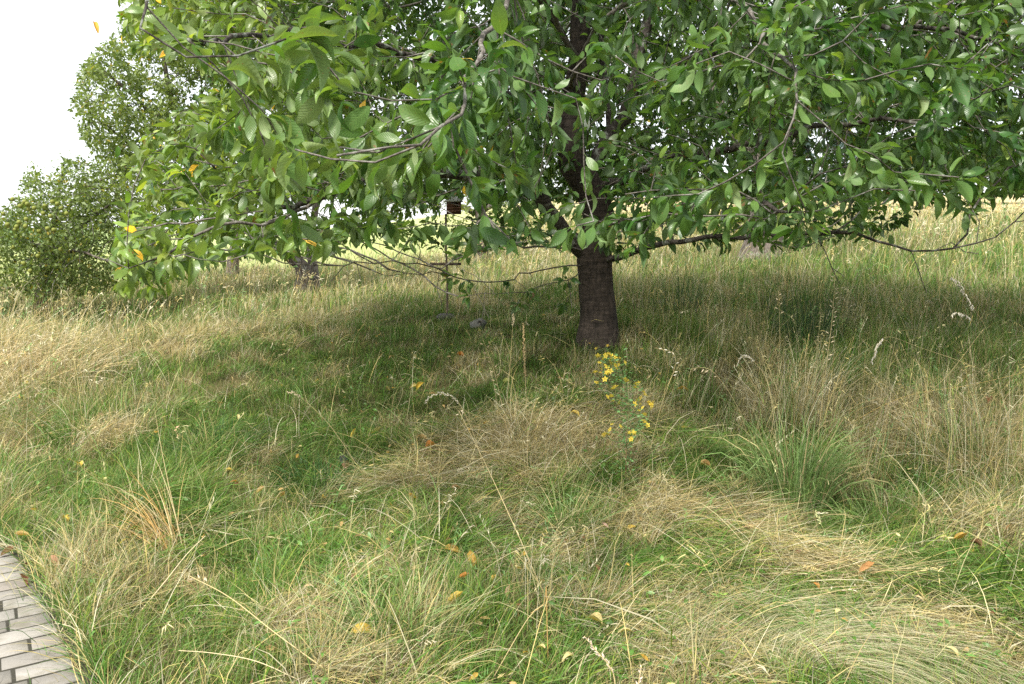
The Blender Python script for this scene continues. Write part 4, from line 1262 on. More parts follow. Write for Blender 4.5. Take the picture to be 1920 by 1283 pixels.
# ------------------------------------------------------------------ nest box on its post
PB = hit(838, 592)
DB = PB[1]
def wood_mat(name, a, b):
    m, nt, out = new_mat(name)
    tc = N(nt, 'ShaderNodeTexCoord'); mp = N(nt, 'ShaderNodeMapping'); mp.inputs['Scale'].default_value = (30, 30, 3)
    nt.links.new(tc.outputs['Object'], mp.inputs[0])
    nz = N(nt, 'ShaderNodeTexNoise'); nz.inputs['Scale'].default_value = 2; nz.inputs['Detail'].default_value = 6
    nt.links.new(mp.outputs[0], nz.inputs['Vector'])
    p = N(nt, 'ShaderNodeBsdfPrincipled'); p.inputs['Roughness'].default_value = 0.85
    nt.links.new(ramp(nt, nz.outputs['Fac'], [(0.35, a), (0.65, b)]), p.inputs['Base Color'])
    bp = N(nt, 'ShaderNodeBump'); bp.inputs['Strength'].default_value = 0.4; bp.inputs['Distance'].default_value = 0.005
    nt.links.new(nz.outputs['Fac'], bp.inputs['Height']); nt.links.new(bp.outputs[0], p.inputs['Normal'])
    nt.links.new(p.outputs[0], out.inputs[0])
    return m
M_oldwood = wood_mat('weathered_wood', (0.10, 0.07, 0.05), (0.24, 0.18, 0.14))
M_redwood = wood_mat('red_brown_wood', (0.09, 0.04, 0.025), (0.20, 0.095, 0.06))
M_felt = wood_mat('pale_roofing', (0.42, 0.43, 0.44), (0.62, 0.63, 0.64))
M_dark = wood_mat('dark_slot', (0.012, 0.01, 0.009), (0.03, 0.025, 0.02))
nb = empty('nest_box', PB, 'small red brown nest box with pale roof on a thin wooden post with a crossbar', 'nest box')
zt = at(838, 402, DB)[2] - PB[2]
s = DB / F
def part(name, pieces, mat, parent, smooth=False, origin=None):
    m = MB()
    for p in pieces: m.add(*p)
    return obj(name, m.mesh(name, mat, origin, smooth), parent)
part('post', [tube(smooth_poly([(0, 0, -.15, .022), (.01, 0, zt * .35, .021), (-.005, 0, zt * .7, .020), (0, 0, zt, .020)], .1)[:, :3], .015, 8)], M_oldwood, nb, True)
bw, bh = 26 * s, 22 * s
bx_, bz_ = 15 * s, zt + bh * .5
body = part('box', [box(bx_, 0, bz_, bw, bw * .9, bh)], M_redwood, nb)
for i, f in enumerate((0.25, 0.5, 0.75)):
    part('board', [box(bx_, -bw * .45 - .006, bz_ - bh / 2 + bh * f, bw * .98, .012, bh * .19)], M_redwood, body)
part('opening', [box(bx_ + .02, -bw * .45 - .004, bz_ + bh * .42, bw * .55, .012, bh * .09)], M_dark, body)
rv = [(-.62, -.62, 0), (.62, -.62, 0), (.62, .62, 0), (-.62, .62, 0), (-.62, -.62, .1), (.62, -.62, .1), (.62, .62, .1), (-.62, .62, .1), (0.05, -.62, .55), (0.05, .62, .55)]
rv = [(x * bw + bx_, y * bw, z * bh + bz_ + bh * .5 + .003) for x, y, z in rv]
o = obj('roof', raw_mesh('roof', rv, [(0, 3, 2, 1), (1, 2, 6, 5), (3, 0, 4, 7), (4, 8, 9, 7), (5, 6, 9, 8), (0, 1, 5, 4), (2, 3, 7, 6)], [(4, 5, 8), (6, 7, 9)], M_felt, smooth=False), nb)
zc = at(838, 495, DB)[2] - PB[2]
part('crossbar', [box(-1 * s, -.035, zc, 58 * s, .022, 5 * s)], M_oldwood, nb)

# weathered stone and other odd finds
def lump(name, px, py, sx, sy, sz, col, label, cat, mat=None, seed=0, lift=0.3, hole=False):
    c = hit(px, py)
    u = np.linspace(0, 2 * np.pi, 14, endpoint=False); v = np.linspace(-1.45, 1.45, 9)
    V = []
    r0 = np.random.default_rng(seed)
    amp = r0.normal(0, .12, (9, 14))
    amp = (amp + np.roll(amp, 1, 1) + np.roll(amp, 1, 0)) / 1.6
    for i, vv in enumerate(v):
        for j, uu in enumerate(u):
            r = 1 + amp[i, j]
            V.append((sx * r * math.cos(vv) * math.cos(uu), sy * r * math.cos(vv) * math.sin(uu), sz * r * math.sin(vv) + sz * lift))
    Q = [(i * 14 + j, i * 14 + (j + 1) % 14, (i + 1) * 14 + (j + 1) % 14, (i + 1) * 14 + j) for i in range(8) for j in range(14)]
    V += [(0, 0, -sz * (1 - lift)), (0, 0, sz * (1 + lift))]
    T = [((j + 1) % 14, j, 126) for j in range(14)] + [(112 + j, 112 + (j + 1) % 14, 127) for j in range(14)]
    o = obj(name, raw_mesh(name, V, Q, T, mat or M_petal, np.tile(col, (len(V), 1))), None, c)
    return tag(o, label, cat)
M_stone = tint_mat('stone', 0.9, 0.2, 0.0, 30)
st = lump('stone', 897, 617, 13 * s, .07, 11 * s * .8, (0.19, 0.185, 0.17), 'grey weathered stone with a dark hollow lying in grass left of the cherry trunk', 'stone', M_stone, 3, 0.7)
o = obj('hollow', raw_mesh('hollow', [(-.03, -.074, .035), (.015, -.078, .03), (.02, -.076, .07), (-.01, -.073, .08)], [(0, 1, 2, 3)], None, M_dark, smooth=False), st, (0.02, 0, 0.02))
lump('slate', 645, 880, .035, .02, .05, (0.035, 0.037, 0.045), 'dark blue grey slate flake sticking out of green grass', 'slate', M_stone, 5, 0.9)
ap = lump('fallen_apple', 950, 722, .032, .032, .03, (0.34, 0.36, 0.10), 'small yellow green apple lying in dry stems left of the yellow flowers', 'apple', M_petal, 8, 0.9)
obj('stalk', (lambda m: (m.add(*tube([(0, 0, 0), (.004, 0, .02)], .002, 5)), m.mesh('stalk', M_oldwood))[1])(MB()), ap, (0, 0, .052))
lump('mole_mound', 836, 597, .13, .11, .05, (0.12, 0.11, 0.11), 'low grey earth mound at the foot of the nest box post', 'mound', M_stone, 9, 0.2)

# ------------------------------------------------------------------ clumps of grass that stand out
def clump(name, px, py, n, spread, hgt, pal, lean, label, cat='grass clump', arch=1.0, w=0.0038, az=None, azs=3.0, K=5, e_base=None, bend=1.0):
    c = hit(px, py)
    a = rng.random(n) * 6.28
    r = spread * np.sqrt(rng.random(n))
    P = np.stack([c[0] + r * np.cos(a), c[1] + r * np.sin(a), 0 * a], 1); P[:, 2] = ground(P[:, 0], P[:, 1]) - 0.01
    out = a + rng.normal(0, .5, n) if az is None else az + rng.normal(0, azs, n)
    e0 = np.radians(88) - np.abs(rng.normal(0, lean, n)) - r / spread * lean * .6
    if e_base is not None: e0 = e_base + rng.normal(0, lean, n)
    e1 = e0 - np.abs(rng.normal(np.radians(70), np.radians(35), n)) * arch
    Lh = hgt * rng.uniform(.55, 1.15, n)
    cc = pick(pal, n)
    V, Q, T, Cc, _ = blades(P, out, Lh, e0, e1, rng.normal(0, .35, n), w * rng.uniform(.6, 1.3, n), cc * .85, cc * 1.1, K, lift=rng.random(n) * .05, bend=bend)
    o = obj(name, raw_mesh(name, V - c, Q, T, M_grass, Cc, smooth=False), None, c)
    return tag(o, label, cat)
BLUEG = np.array([(0.20, 0.32, 0.10), (0.25, 0.37, 0.13), (0.30, 0.41, 0.17), (0.15, 0.25, 0.06), (0.23, 0.34, 0.11), (0.52, 0.43, 0.22)])
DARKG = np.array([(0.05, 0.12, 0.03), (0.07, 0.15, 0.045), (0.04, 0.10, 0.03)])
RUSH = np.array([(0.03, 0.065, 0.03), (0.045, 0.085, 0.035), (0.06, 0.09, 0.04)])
ORANGE = np.array([(0.62, 0.52, 0.30), (0.40, 0.30, 0.14), (0.56, 0.36, 0.13), (0.62, 0.44, 0.19), (0.48, 0.29, 0.10), (0.6, 0.47, 0.26)])
PALE = np.array([(0.70, 0.60, 0.38), (0.64, 0.51, 0.27), (0.74, 0.67, 0.48), (0.58, 0.43, 0.21)])
clump('grass_tussock', 1490, 945, 460, .20, .58, BLUEG, .2, 'big blue green grass tussock with arching blades, right of the yellow flowers', w=.0068, arch=1.35, bend=1.9)
clump('straw_clump', 1490, 790, 230, .26, .62, PALE, .22, 'tall pale straw clump standing just behind the big blue green tussock', arch=.7, w=.0034)
clump('grass_tussock', 1060, 1000, 150, .13, .36, BLUEG, .3, 'small grey green tussock in the flattened straw below the yellow flowers', arch=.6, w=.003)
clump('grass_tussock', 720, 1205, 260, .17, .34, BLUEG * .9, .4, 'spreading green tussock near the bottom edge beside the bright yellow leaf', w=.0036)
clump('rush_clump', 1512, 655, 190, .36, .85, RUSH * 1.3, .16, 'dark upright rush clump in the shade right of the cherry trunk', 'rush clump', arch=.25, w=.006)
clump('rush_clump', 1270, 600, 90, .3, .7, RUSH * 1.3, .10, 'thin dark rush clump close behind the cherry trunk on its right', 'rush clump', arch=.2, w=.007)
oa, ob = hit(325, 1045), hit(200, 950)
clump('dead_grass_clump', 322, 1042, 130, .08, float(np.linalg.norm(ob - oa)) * .95, ORANGE, .22, 'bright orange dead grass clump flopped over near the paving', az=math.atan2(ob[1] - oa[1], ob[0] - oa[0]), azs=.26, arch=.5, w=.0034, e_base=.4)
clump('straw_heap', 1850, 870, 620, .42, .62, PALE, .6, 'heap of bleached tangled straw at the photo\'s right border', 'straw heap', w=.003, arch=1.1)
clump('straw_heap', 45, 715, 620, .6, .75, PALE, .7, 'heap of bleached straw leaning over at the photo\'s left border', 'straw heap', w=.005, arch=1.0, az=0.2, azs=.9)
clump('straw_heap', 175, 825, 260, .22, .42, PALE, .75, 'drooping tuft of straw above dark hollow grass on the left', 'straw heap', w=.0034, arch=1.1, az=-.4, azs=.7)
clump('straw_heap', 975, 860, 420, .32, .46, PALE, .85, 'sprawling heap of dry straw in front of the cherry trunk', 'straw heap', w=.0028, arch=.9)
clump('straw_heap', 1310, 975, 420, .35, .5, PALE, .12, 'flat mat of combed pale straw below the yellow flowers', 'straw heap', w=.0026, arch=.3, az=0.1, azs=.35, e_base=.25)
clump('straw_heap', 1440, 1052, 200, .40, .6, PALE, .1, 'narrow streak of flattened straw stems in green grass', 'straw heap', w=.0026, arch=.2, az=0.05, azs=.2, e_base=.18)
clump('grass_tussock', 400, 850, 330, .25, .36, DARKG, .8, 'dark green mound of drooping grass in the lush patch on the left', w=.004)
clump('grass_tussock', 590, 915, 260, .18, .34, DARKG * 1.2, .5, 'dark green tussock right beside the slate flake', w=.0038)
clump('grass_tussock', 1400, 960, 200, .16, .28, BLUEG * 1.05, .6, 'short bright green tussock against the left foot of the big one', w=.0034)
clump('grass_tussock', 1655, 985, 260, .22, .36, BLUEG, .45, 'loose green tussock between the big one and the right border', w=.0034)
clump('grass_tussock', 1430, 1165, 90, .07, .22, np.array([(0.13, 0.24, 0.05), (0.16, 0.28, 0.07)]), .5, 'tiny fresh green tuft at the edge of the swirled pale grass', w=.004)
clump('dead_grass_clump', 1570, 1075, 90, .09, .26, PALE * .9, .6, 'small dead tuft with bent stems above the swirled pale grass', w=.003)

def stem_clump(px, py, n, spread, hmin, hmax, label, lie=.15, thick=1.25):
    c = hit(px, py)
    a = rng.random(n) * 6.28; r = spread * np.sqrt(rng.random(n))
    x, y = c[0] + r * np.cos(a), c[1] + r * np.sin(a)
    make_stems('seeding_clump', label, x, y, np.hypot(x, y), np.ones(n), np.full(n, lie), hmin, hmax, c, thick, .8)
stem_clump(1480, 830, 130, .30, .45, .85, 'tall seeding straw stems rising behind the big blue green tussock')
stem_clump(1840, 900, 170, .40, .45, .85, 'tall seeding straw stems standing in the bleached heap at the right border', .3)
stem_clump(1000, 880, 70, .30, .35, .65, 'thin seeding stems over the sprawling straw in front of the cherry trunk', .3)
stem_clump(1290, 800, 60, .30, .35, .65, 'loose seeding stems in the shade right of the yellow flowers', .2, 1.1)
stem_clump(1650, 900, 60, .30, .35, .7, 'seeding stems between the big tussock and the right border heap', .4)
stem_clump(60, 745, 110, .5, .4, .8, 'seeding straw stems in the bleached heap at the left border', .4)
stem_clump(1010, 1160, 26, .16, .25, .5, 'few stiff stems round the snapped tall stem, lower middle', .1, 1.1)

# fine grass combed flat into an arch
n = 5200
th = rng.uniform(-.35, 2.9, n); rr_ = .10 + .62 * rng.random(n) ** .8
sx, sy = SW[0] + rr_ * np.cos(th) * 1.15, SW[1] + rr_ * np.sin(th)
aa = th + math.pi / 2 + math.pi + rng.normal(0, .22, n) + (noise2(sx, sy, .2, 81) - .5) * .8
cc = pick(np.array([(0.52, 0.47, 0.30), (0.42, 0.42, 0.24), (0.60, 0.55, 0.40), (0.26, 0.33, 0.14), (0.20, 0.29, 0.10), (0.48, 0.40, 0.22)]), n)
c0_ = np.array([SW[0], SW[1], float(ground(SW[0], SW[1]))])
V, Q, T, Cc, _ = blades(np.stack([sx, sy, ground(sx, sy) + .01], 1), aa, rng.uniform(.12, .30, n), rng.uniform(.1, .5, n), rng.uniform(-.5, 0, n), -rng.uniform(0, .7, n), rng.uniform(.0011, .0020, n), cc * .9, cc * 1.1, 4, lift=rng.random(n) * .075 + .015)
o = obj('combed_grass', raw_mesh('combed_grass', V - c0_, Q, T, M_grass, Cc, smooth=False), None, c0_)
tag(o, 'pale fine grass combed flat in an arching swirl, bottom right', 'grass', kind='stuff')

# ------------------------------------------------------------------ single stems with seed heads
M_stem = tint_mat('dry_stem', 0.6, 0.3, 0.0)
def stalk(pts, D0, D1, r, style, label, col=(0.50, 0.40, 0.20), hcol=(0.62, 0.52, 0.36), hl=0.25, group=None):
    """pts: photo points from foot to tip; depth goes from D0 (found on the ground if None) to D1."""
    foot = hit(*pts[0]) if D0 is None else at(*pts[0], D0)
    Dz = foot[1]; D1 = Dz + D1
    n = len(pts)
    P = np.array([foot if i == 0 else at(px, py, Dz + (D1 - Dz) * i / (n - 1)) for i, (px, py) in enumerate(pts)])
    P = smooth_poly(P, 0.03)
    root = empty('grass_stalk', foot, label, 'grass stem', group)
    m = MB(); m.add(*tube(P, np.linspace(r, r * .55, len(P)), 5), col)
    obj('stem', m.mesh('stem', M_stem, foot), root)
    if style:
        k0 = int(len(P) * (1 - hl)); H = P[k0:]
        hm = MB()
        L_ = np.linalg.norm(np.diff(H, axis=0), axis=1).sum()
        if style == 'spike':
            ns = max(16, int(L_ / .005))
        elif style == 'oat': ns = max(8, int(L_ / .012))
        else: ns = max(5, int(L_ / .028))
        for i in range(ns):
            t = i / ns * (len(H) - 1); j = int(t); q = H[j] + (H[min(j + 1, len(H) - 1)] - H[j]) * (t - j)
            tg = H[min(j + 1, len(H) - 1)] - H[max(j - 1, 0)]; tg = tg / (np.linalg.norm(tg) + 1e-9)
            sd_ = np.cross(tg, rng.normal(0, 1, 3)); sd_ /= np.linalg.norm(sd_) + 1e-9
            env = math.sin(math.pi * min(1, .15 + .85 * i / ns)) * .6 + .5
            if style == 'spike': d = tg * .75 + sd_ * .6; ln, wd = .011 * env, .0026
            elif style == 'oat': d = tg * .4 + sd_ * .5 + np.array([0, 0, -.9]); ln, wd = .017, .0032
            else: d = tg * .8 + sd_ * .9 + np.array([0, 0, -.3]); ln, wd = .020, .0034
            d /= np.linalg.norm(d)
            sc = Dz / 4.0 if Dz > 4 else 1.0
            a = q + sd_ * (.002 if style != 'loose' else .010)
            hm.add(*tube(np.array([a, a + d * ln * sc * .4, a + d * ln * sc]), np.array([.35, 1, .1]) * wd * sc, 4, False), np.array(hcol) * rng.uniform(.8, 1.25))
        o = obj('seed_head', hm.mesh('seed_head', M_straw, foot), root); o['kind'] = 'stuff'
    return root
WH = (0.74, 0.69, 0.58)
stalk([(990, 900), (988, 780), (984, 690), (981, 606)], None, .15, .0018, 'spike', 'upright stem with the tall brown spike, highest in front of the cherry trunk', hcol=(.45, .32, .17), hl=.35)
stalk([(945, 830), (952, 740), (958, 660), (963, 588)], None, .1, .0015, 'spike', 'slender upright stem with thin pale spike left of the tall brown spike', hl=.12)
stalk([(985, 880), (945, 770), (925, 690), (905, 636)], None, .1, .0016, 'loose', 'stem tilted left with short brown tip and white husks beside it', hcol=(.6, .47, .3), hl=.4)
stalk([(915, 910), (890, 820), (860, 756), (830, 738), (805, 745), (798, 757)], None, 0, .0019, 'spike', 'arched stem with bleached white drooping head before the sprawling straw', hcol=WH, hl=.35)
stalk([(1030, 1140), (970, 1000), (915, 880), (860, 770)], None, .8, .0020, 'loose', 'long pale bare stem slanting up leftwards through the middle foreground', hl=.05)
stalk([(690, 905), (620, 800), (560, 742), (538, 736)], None, .1, .0016, 'spike', 'thin stem with short pale tip slanting left over the dark green grass', hl=.15)
stalk([(1735, 800), (1745, 742), (1690, 690), (1670, 645), (1650, 640), (1636, 676)], None, -.2, .0018, 'oat', 'long curved stem with nodding white oat head on the right', hcol=WH, hl=.2)
stalk([(1880, 760), (1850, 700), (1720, 650), (1668, 632), (1648, 645), (1634, 682)], None, -.2, .0017, 'oat', 'upper of two long curved stems nodding left with silvery oat head', hcol=WH, hl=.16)
stalk([(1870, 700), (1850, 620), (1815, 560), (1798, 530), (1783, 519)], None, -.2, .0016, 'oat', 'right hand stem with highest feathery white oat head', hcol=WH, hl=.4)
stalk([(1850, 720), (1845, 640), (1820, 598), (1795, 586), (1783, 592)], None, -.2, .0016, 'oat', 'stem with short white oat head hanging just below the highest one', hcol=WH, hl=.3)
stalk([(1440, 860), (1455, 740), (1462, 640), (1460, 545)], None, .2, .0016, 'loose', 'tall thin stem rising left of the dark rush clump', hl=.15)
stalk([(1530, 860), (1545, 720), (1560, 600), (1566, 512)], None, .2, .0018, 'loose', 'tallest tan stem rising in front of the dark rush clump', hl=.5)
stalk([(1470, 880), (1440, 720), (1400, 668), (1384, 678), (1380, 688)], None, 0, .0016, 'spike', 'stem bending left with white curved head above the pale straw clump', hcol=WH, hl=.22)
stalk([(1420, 905), (1390, 780), (1340, 700), (1305, 690), (1294, 694)], None, 0, .0016, 'loose', 'bent stem with pale drooping tip right of the yellow flowers', hl=.2)
stalk([(1215, 860), (1240, 760), (1265, 690), (1262, 662), (1232, 654)], None, 0, .0014, 'loose', 'stem with white hanging husks just right of the topmost yellow flowers', hcol=WH, hl=.3)
stalk([(1625, 760), (1560, 800), (1590, 740), (1660, 728), (1635, 720), (1587, 750)], None, 0, .0014, None, 'kinked bare stem lying over the dark shade right of the tussock')
stalk([(1910, 800), (1850, 740), (1740, 770), (1700, 745), (1620, 785)], None, -.1, .0018, 'oat', 'low straw stem with loose oat head reaching left from the right heap', hl=.2)
stalk([(1570, 835), (1660, 780), (1760, 720), (1844, 618)], None, .0, .0021, None, 'straight pale stem slanting steeply up to the right over the shade')
stalk([(1560, 815), (1690, 746), (1820, 722), (1915, 700)], None, .1, .002, None, 'long golden stem lying nearly level across the right side', col=(.56, .40, .13))
stalk([(1745, 880), (1720, 740), (1718, 735), (1716, 790)], None, .0, .002, None, 'snapped straw stem folded into a sharp peak on the right', col=(.6, .45, .2))
stalk([(1155, 1330), (1150, 1262), (1122, 1225), (1095, 1193)], 2.25, .05, .0022, 'spike', 'leaning stem with thick fluffy cream seed head at the bottom edge', hcol=(.70, .58, .46), hl=.62)
stalk([(1190, 1340), (1196, 1290), (1203, 1248)], 2.2, .02, .002, 'spike', 'short upright stem with cream seed head cut by the bottom edge', hcol=(.74, .62, .5), hl=.6)
stalk([(1028, 1250), (1026, 1180), (1024, 1098), (1020, 1132), (995, 1150)], None, .0, .0021, None, 'snapped tall stem with its top folded over, lower middle', col=(.52, .33, .12))
stalk([(915, 1290), (990, 1160), (1020, 1135), (1026, 1132)], None, .1, .002, None, 'pale stem leaning right against the snapped tall stem')
stalk([(640, 1283), (520, 1190), (430, 1120), (355, 1080)], None, .3, .0026, 'loose', 'long straw stem lying diagonally towards the lower left', hl=.12)
stalk([(255, 1160), (310, 1090), (350, 1040), (385, 1005)], None, .2, .0026, None, 'pale straw stem slanting up right by the orange dead clump', col=(.62, .52, .32))
stalk([(560, 1275), (480, 1240), (400, 1225), (335, 1220)], None, .05, .0022, None, 'curved straw stem lying low at the bottom left', col=(.60, .5, .3))
stalk([(400, 1000), (385, 920), (365, 870), (345, 800), (330, 815)], None, .1, .0017, 'loose', 'thin green stem with small tan tip nodding over the dark mound', col=(.30, .32, .14), hcol=(.6, .42, .25), hl=.12)
stalk([(1320, 1200), (1450, 1140), (1560, 1110), (1615, 1102)], None, .2, .002, 'loose', 'grey straw stem lying slantwise over the swirled pale grass', hl=.2)
stalk([(1620, 1280), (1440, 1225), (1460, 1222), (1440, 1255)], None, .1, .0018, None, 'thin hooked straw stem lying on the swirled pale grass', col=(.62, .54, .36))
stalk([(1740, 1115), (1660, 1060), (1590, 1040), (1552, 1005), (1528, 958)], None, .1, .0016, 'spike', 'thin stem with a pale yellow fluffy head above the swirled grass', col=(.32, .34, .14), hcol=(.66, .66, .34), hl=.10)
stalk([(330, 1160), (262, 1130), (262, 1100), (183, 1112), (165, 1118)], None, .05, .0015, 'oat', 'short stem with curled white husks near the paving', hcol=WH, hl=.25)
stalk([(1220, 755), (1217, 700), (1200, 690)], None, 0, .001, None, 'tiny bent straw behind the yellow flowers')

# ------------------------------------------------------------------ the yellow flowering herb
HB = hit(1173, 912); HD = HB[1]
herb = empty('flowering_herb', HB, 'tall green herb with many small yellow star flowers in front of the cherry trunk', 'flower')
def hp(px, py, dd=0.0): return at(px, py, HD + dd)
m = MB()
main = smooth_poly([HB - [0, 0, .03], hp(1174, 860), hp(1176, 810), hp(1180, 760), hp(1172, 720), hp(1160, 690), hp(1148, 668)], .03)
nM = len(main)
cs = np.array([(0.20, 0.09, 0.05)]) * (1 - np.linspace(0, 1, nM)[:, None]) + np.array([(0.13, 0.22, 0.08)]) * np.linspace(0, 1, nM)[:, None]
V, Q, T = tube(main, np.linspace(.0045, .0018, nM), 6); cc = np.concatenate([np.repeat(cs, 6, 0), cs[-1:], cs[:1]])
m.add(V, Q, T, cc); obj('stem', m.mesh('stem', M_stem, HB), herb)
HEADS = [(1134, 668, .0, 5), (1147, 674, .02, 4), (1128, 682, -.02, 4), (1158, 684, .03, 6), (1135, 703, -.05, 4), (1120, 711, -.05, 3), (1146, 728, .0, 3), (1175, 713, .05, 4), (1187, 722, .06, 2),
         (1198, 740, .04, 5), (1148, 750, -.06, 3), (1173, 752, .03, 3), (1220, 760, .08, 5), (1202, 768, .05, 2), (1206, 787, -.05, 4), (1136, 807, -.1, 5), (1185, 809, -.08, 5), (1170, 802, .0, 2)]
# petals
fm = MB()
for k in range(5):
    a = k * 2 * math.pi / 5; ca, sa = math.cos(a), math.sin(a)
    pv = np.array([(0, 0, 0), (.45, -.30, .12), (.5, 0, .06), (.45, .30, .12), (1.0, .04, .22)])
    R_ = np.array([(ca, -sa, 0), (sa, ca, 0), (0, 0, 1)])
    fm.add(pv @ R_.T, [(0, 1, 4, 2), (0, 2, 4, 3)], None, (0.82, 0.66, 0.10))
for k in range(9):
    a = k * .7; e = np.array([math.cos(a) * .35, math.sin(a) * .35, .55])
    fm.add(*tube([(0, 0, 0), e * .6, e], [.03, .02, .05], 3, False), (0.85, 0.66, 0.12))
FM = fm.mesh('flower', M_petal)
bs = MB(); lf = MB()
for px, py, dd, nf in HEADS:
    h = hp(px, py, dd)
    j = min(nM - 1, max(3, int(np.argmin(np.abs(main[:, 2] - (h[2] - .10 - .25 * abs(h[0] - main[-1, 0])))))))
    q = main[j]
    P = smooth_poly([q, (q + h) / 2 + np.array([(h[0] - q[0]) * .25, 0, -.02]), h], .03)
    bs.add(*tube(P, np.linspace(.0026, .0015, len(P)), 4, False), (0.12, 0.21, 0.07))
    for _ in range(int(nf * 1.3)):
        o = obj('flower', FM, herb, h + rng.normal(0, .02, 3) - HB)
        o.rotation_euler = (rng.uniform(-.2, 1.3), rng.normal(0, .5), rng.random() * 6.28); o.scale = (rng.uniform(.015, .021),) * 3
    for p_ in P[1::1]:
        for sgn in (-1, 1):
            d = np.array([rng.normal(0, .6) + sgn, rng.normal(0, .8), rng.uniform(0, .7)]); d /= np.linalg.norm(d)
            M = leaf_frames(d[None], rng.normal(0, .5, 1))[0]
            lf.add((TS[0][0] * rng.uniform(.012, .024)) @ M.T + p_, TS[0][1], None, np.array((0.14, 0.28, 0.10)) * rng.uniform(.75, 1.3))
for i in range(4, nM):
    for _ in range(14):
        d = np.array([rng.normal(0, 1), rng.normal(0, 1), rng.uniform(-.2, .6)]); d /= np.linalg.norm(d)
        M = leaf_frames(d[None], rng.normal(0, .5, 1))[0]
        lf.add((TS[0][0] * rng.uniform(.016, .03)) @ M.T + main[i] + d * rng.random() * .09, TS[0][1], None, np.array((0.14, 0.27, 0.10)) * rng.uniform(.75, 1.3))
o = obj('side_stems', bs.mesh('side_stems', M_stem, HB), herb); o['kind'] = 'stuff'
o = obj('leaves', lf.mesh('leaves', M_apple_leaf, HB), herb); o['kind'] = 'stuff'

for px, py, lab in ((51, 718, 'upper small yellow meadow flower in the straw at the left border'), (40, 744, 'lower small yellow meadow flower at the left border')):
    tip = hit(px, py + 26); tip = at(px, py, tip[1]); b0 = tip.copy(); b0[2] = float(ground(tip[0], tip[1]))
    r0 = empty('meadow_flower', b0, lab, 'flower')
    m = MB(); m.add(*tube(smooth_poly([b0, (b0 + tip) / 2 + [.01, 0, 0], tip], .04), .0018, 5), (0.16, 0.2, 0.08)); obj('stem', m.mesh('stem', M_stem, b0), r0)
    for k in range(2):
        o = obj('flower', FM, r0, tip - b0 + np.array([k * .02 - .01, 0, .004 * k])); o.scale = (.022,) * 3; o.rotation_euler = (.7, .2, k)

# ------------------------------------------------------------------ fallen leaves
YEL, OCH, TAN, BRN, RED, CRM, ORG = (0.56, 0.40, 0.07), (0.48, 0.30, 0.06), (0.45, 0.30, 0.12), (0.17, 0.085, 0.04), (0.12, 0.045, 0.03), (0.62, 0.52, 0.24), (0.58, 0.22, 0.04)
def dead_tpl(f, c, t): return leaf_template(True, f, c, t, .2)
DT = [dead_tpl(.9, .9, .6), dead_tpl(1.3, -.7, .2), dead_tpl(.5, 1.3, -.6), dead_tpl(1.9, .4, .3)]
DEAD = {}
def dead(px, py, length, col, label, group=None, tilt=None, lift=.065, ang=None, pos=None):
    c = hit(px, py) if pos is None else np.asarray(pos, float)
    k = random.randrange(4)
    key = (k, col)
    if key not in DEAD:
        tv, tq, tu = DT[k]
        mott = np.array(col)[None] * (1 - .45 * (rng.random((len(tv), 1)) ** 2))
        DEAD[key] = raw_mesh('fallen_leaf', tv - np.array([0, .6, 0]), tq, None, M_dead, mott, tu)
    o = obj('fallen_leaf', DEAD[key], None, c + np.array([0, 0, lift if pos is None else 0]))
    o.scale = (length * 1.4,) * 3
    o.rotation_euler = (random.uniform(-.35, .35) + .2 if tilt is None else tilt, random.uniform(-.6, .6), random.random() * 6.28 if ang is None else ang)
    return tag(o, label, 'leaf', group)
dead(680, 1213, .085, YEL, 'large bright yellow fallen leaf beside the green tussock at the bottom', ang=-1.1)
dead(852, 1157, .055, YEL, 'curled yellow fallen leaf with brown tip, in grass right of the bottom tussock', ang=-1.2)
dead(887, 1075, .07, OCH, 'ochre fallen leaf standing upright on edge amid straw', tilt=1.1, ang=.2)
dead(846, 1050, .065, OCH, 'flat olive yellow fallen leaf just above the upright ochre one', ang=-1.7)
dead(868, 1111, .04, ORG, 'small orange fallen leaf just below the upright ochre one', ang=-1.3)
dead(1170, 1210, .06, CRM, 'pale cream fallen leaf folded like a beak, right of the fluffy seed head', ang=-1.5)
dead(1118, 1195, .05, CRM, 'narrow creamy green fallen leaf touching the fluffy seed head', ang=.9)
dead(848, 1277, .03, (0.7, 0.68, 0.4), 'whitish fallen leaf cut by the bottom edge')
dead(1015, 1245, .035, CRM, 'pale narrow fallen leaf at the foot of the snapped stem', ang=.8)
dead(1066, 1264, .04, CRM, 'crumpled cream fallen leaf at the bottom edge left of the short seed head')
dead(1400, 1010, .06, (0.42, 0.2, 0.11), 'narrow pinkish brown fallen leaf on the straw streak', ang=.9)
dead(1622, 1097, .06, (0.5, 0.27, 0.11), 'narrow orange brown fallen leaf lying above the swirled grass', ang=-1.4)
dead(1797, 1036, .06, OCH, 'golden fallen leaf with two raised points on the right', ang=-1.4)
dead(1830, 1046, .045, BRN, 'cupped brown fallen leaf next to the golden two pointed one')
dead(1181, 1012, .035, YEL, 'small upright yellow fallen leaf on the combed straw', tilt=.9)
dead(1200, 1000, .04, TAN, 'tan fallen leaf touching the small upright yellow one')
dead(1221, 924, .06, (0.55, 0.34, 0.12), 'tan orange fallen leaf at the foot of the yellow flowers')
dead(1320, 893, .06, (0.55, 0.33, 0.14), 'long tan fallen leaf left of the big blue green tussock', ang=-1.5)
dead(806, 856, .06, ORG, 'vivid orange fallen leaf in the middle of the meadow')
dead(790, 838, .07, TAN, 'straw coloured fallen leaf touching the vivid orange one', ang=-1.5)
dead(704, 828, .065, CRM, 'cream fallen leaf lying on green grass left of the vivid orange one', ang=-1.4)
dead(665, 833, .06, YEL, 'golden fallen leaf left of the cream one on the green grass', ang=-.9)
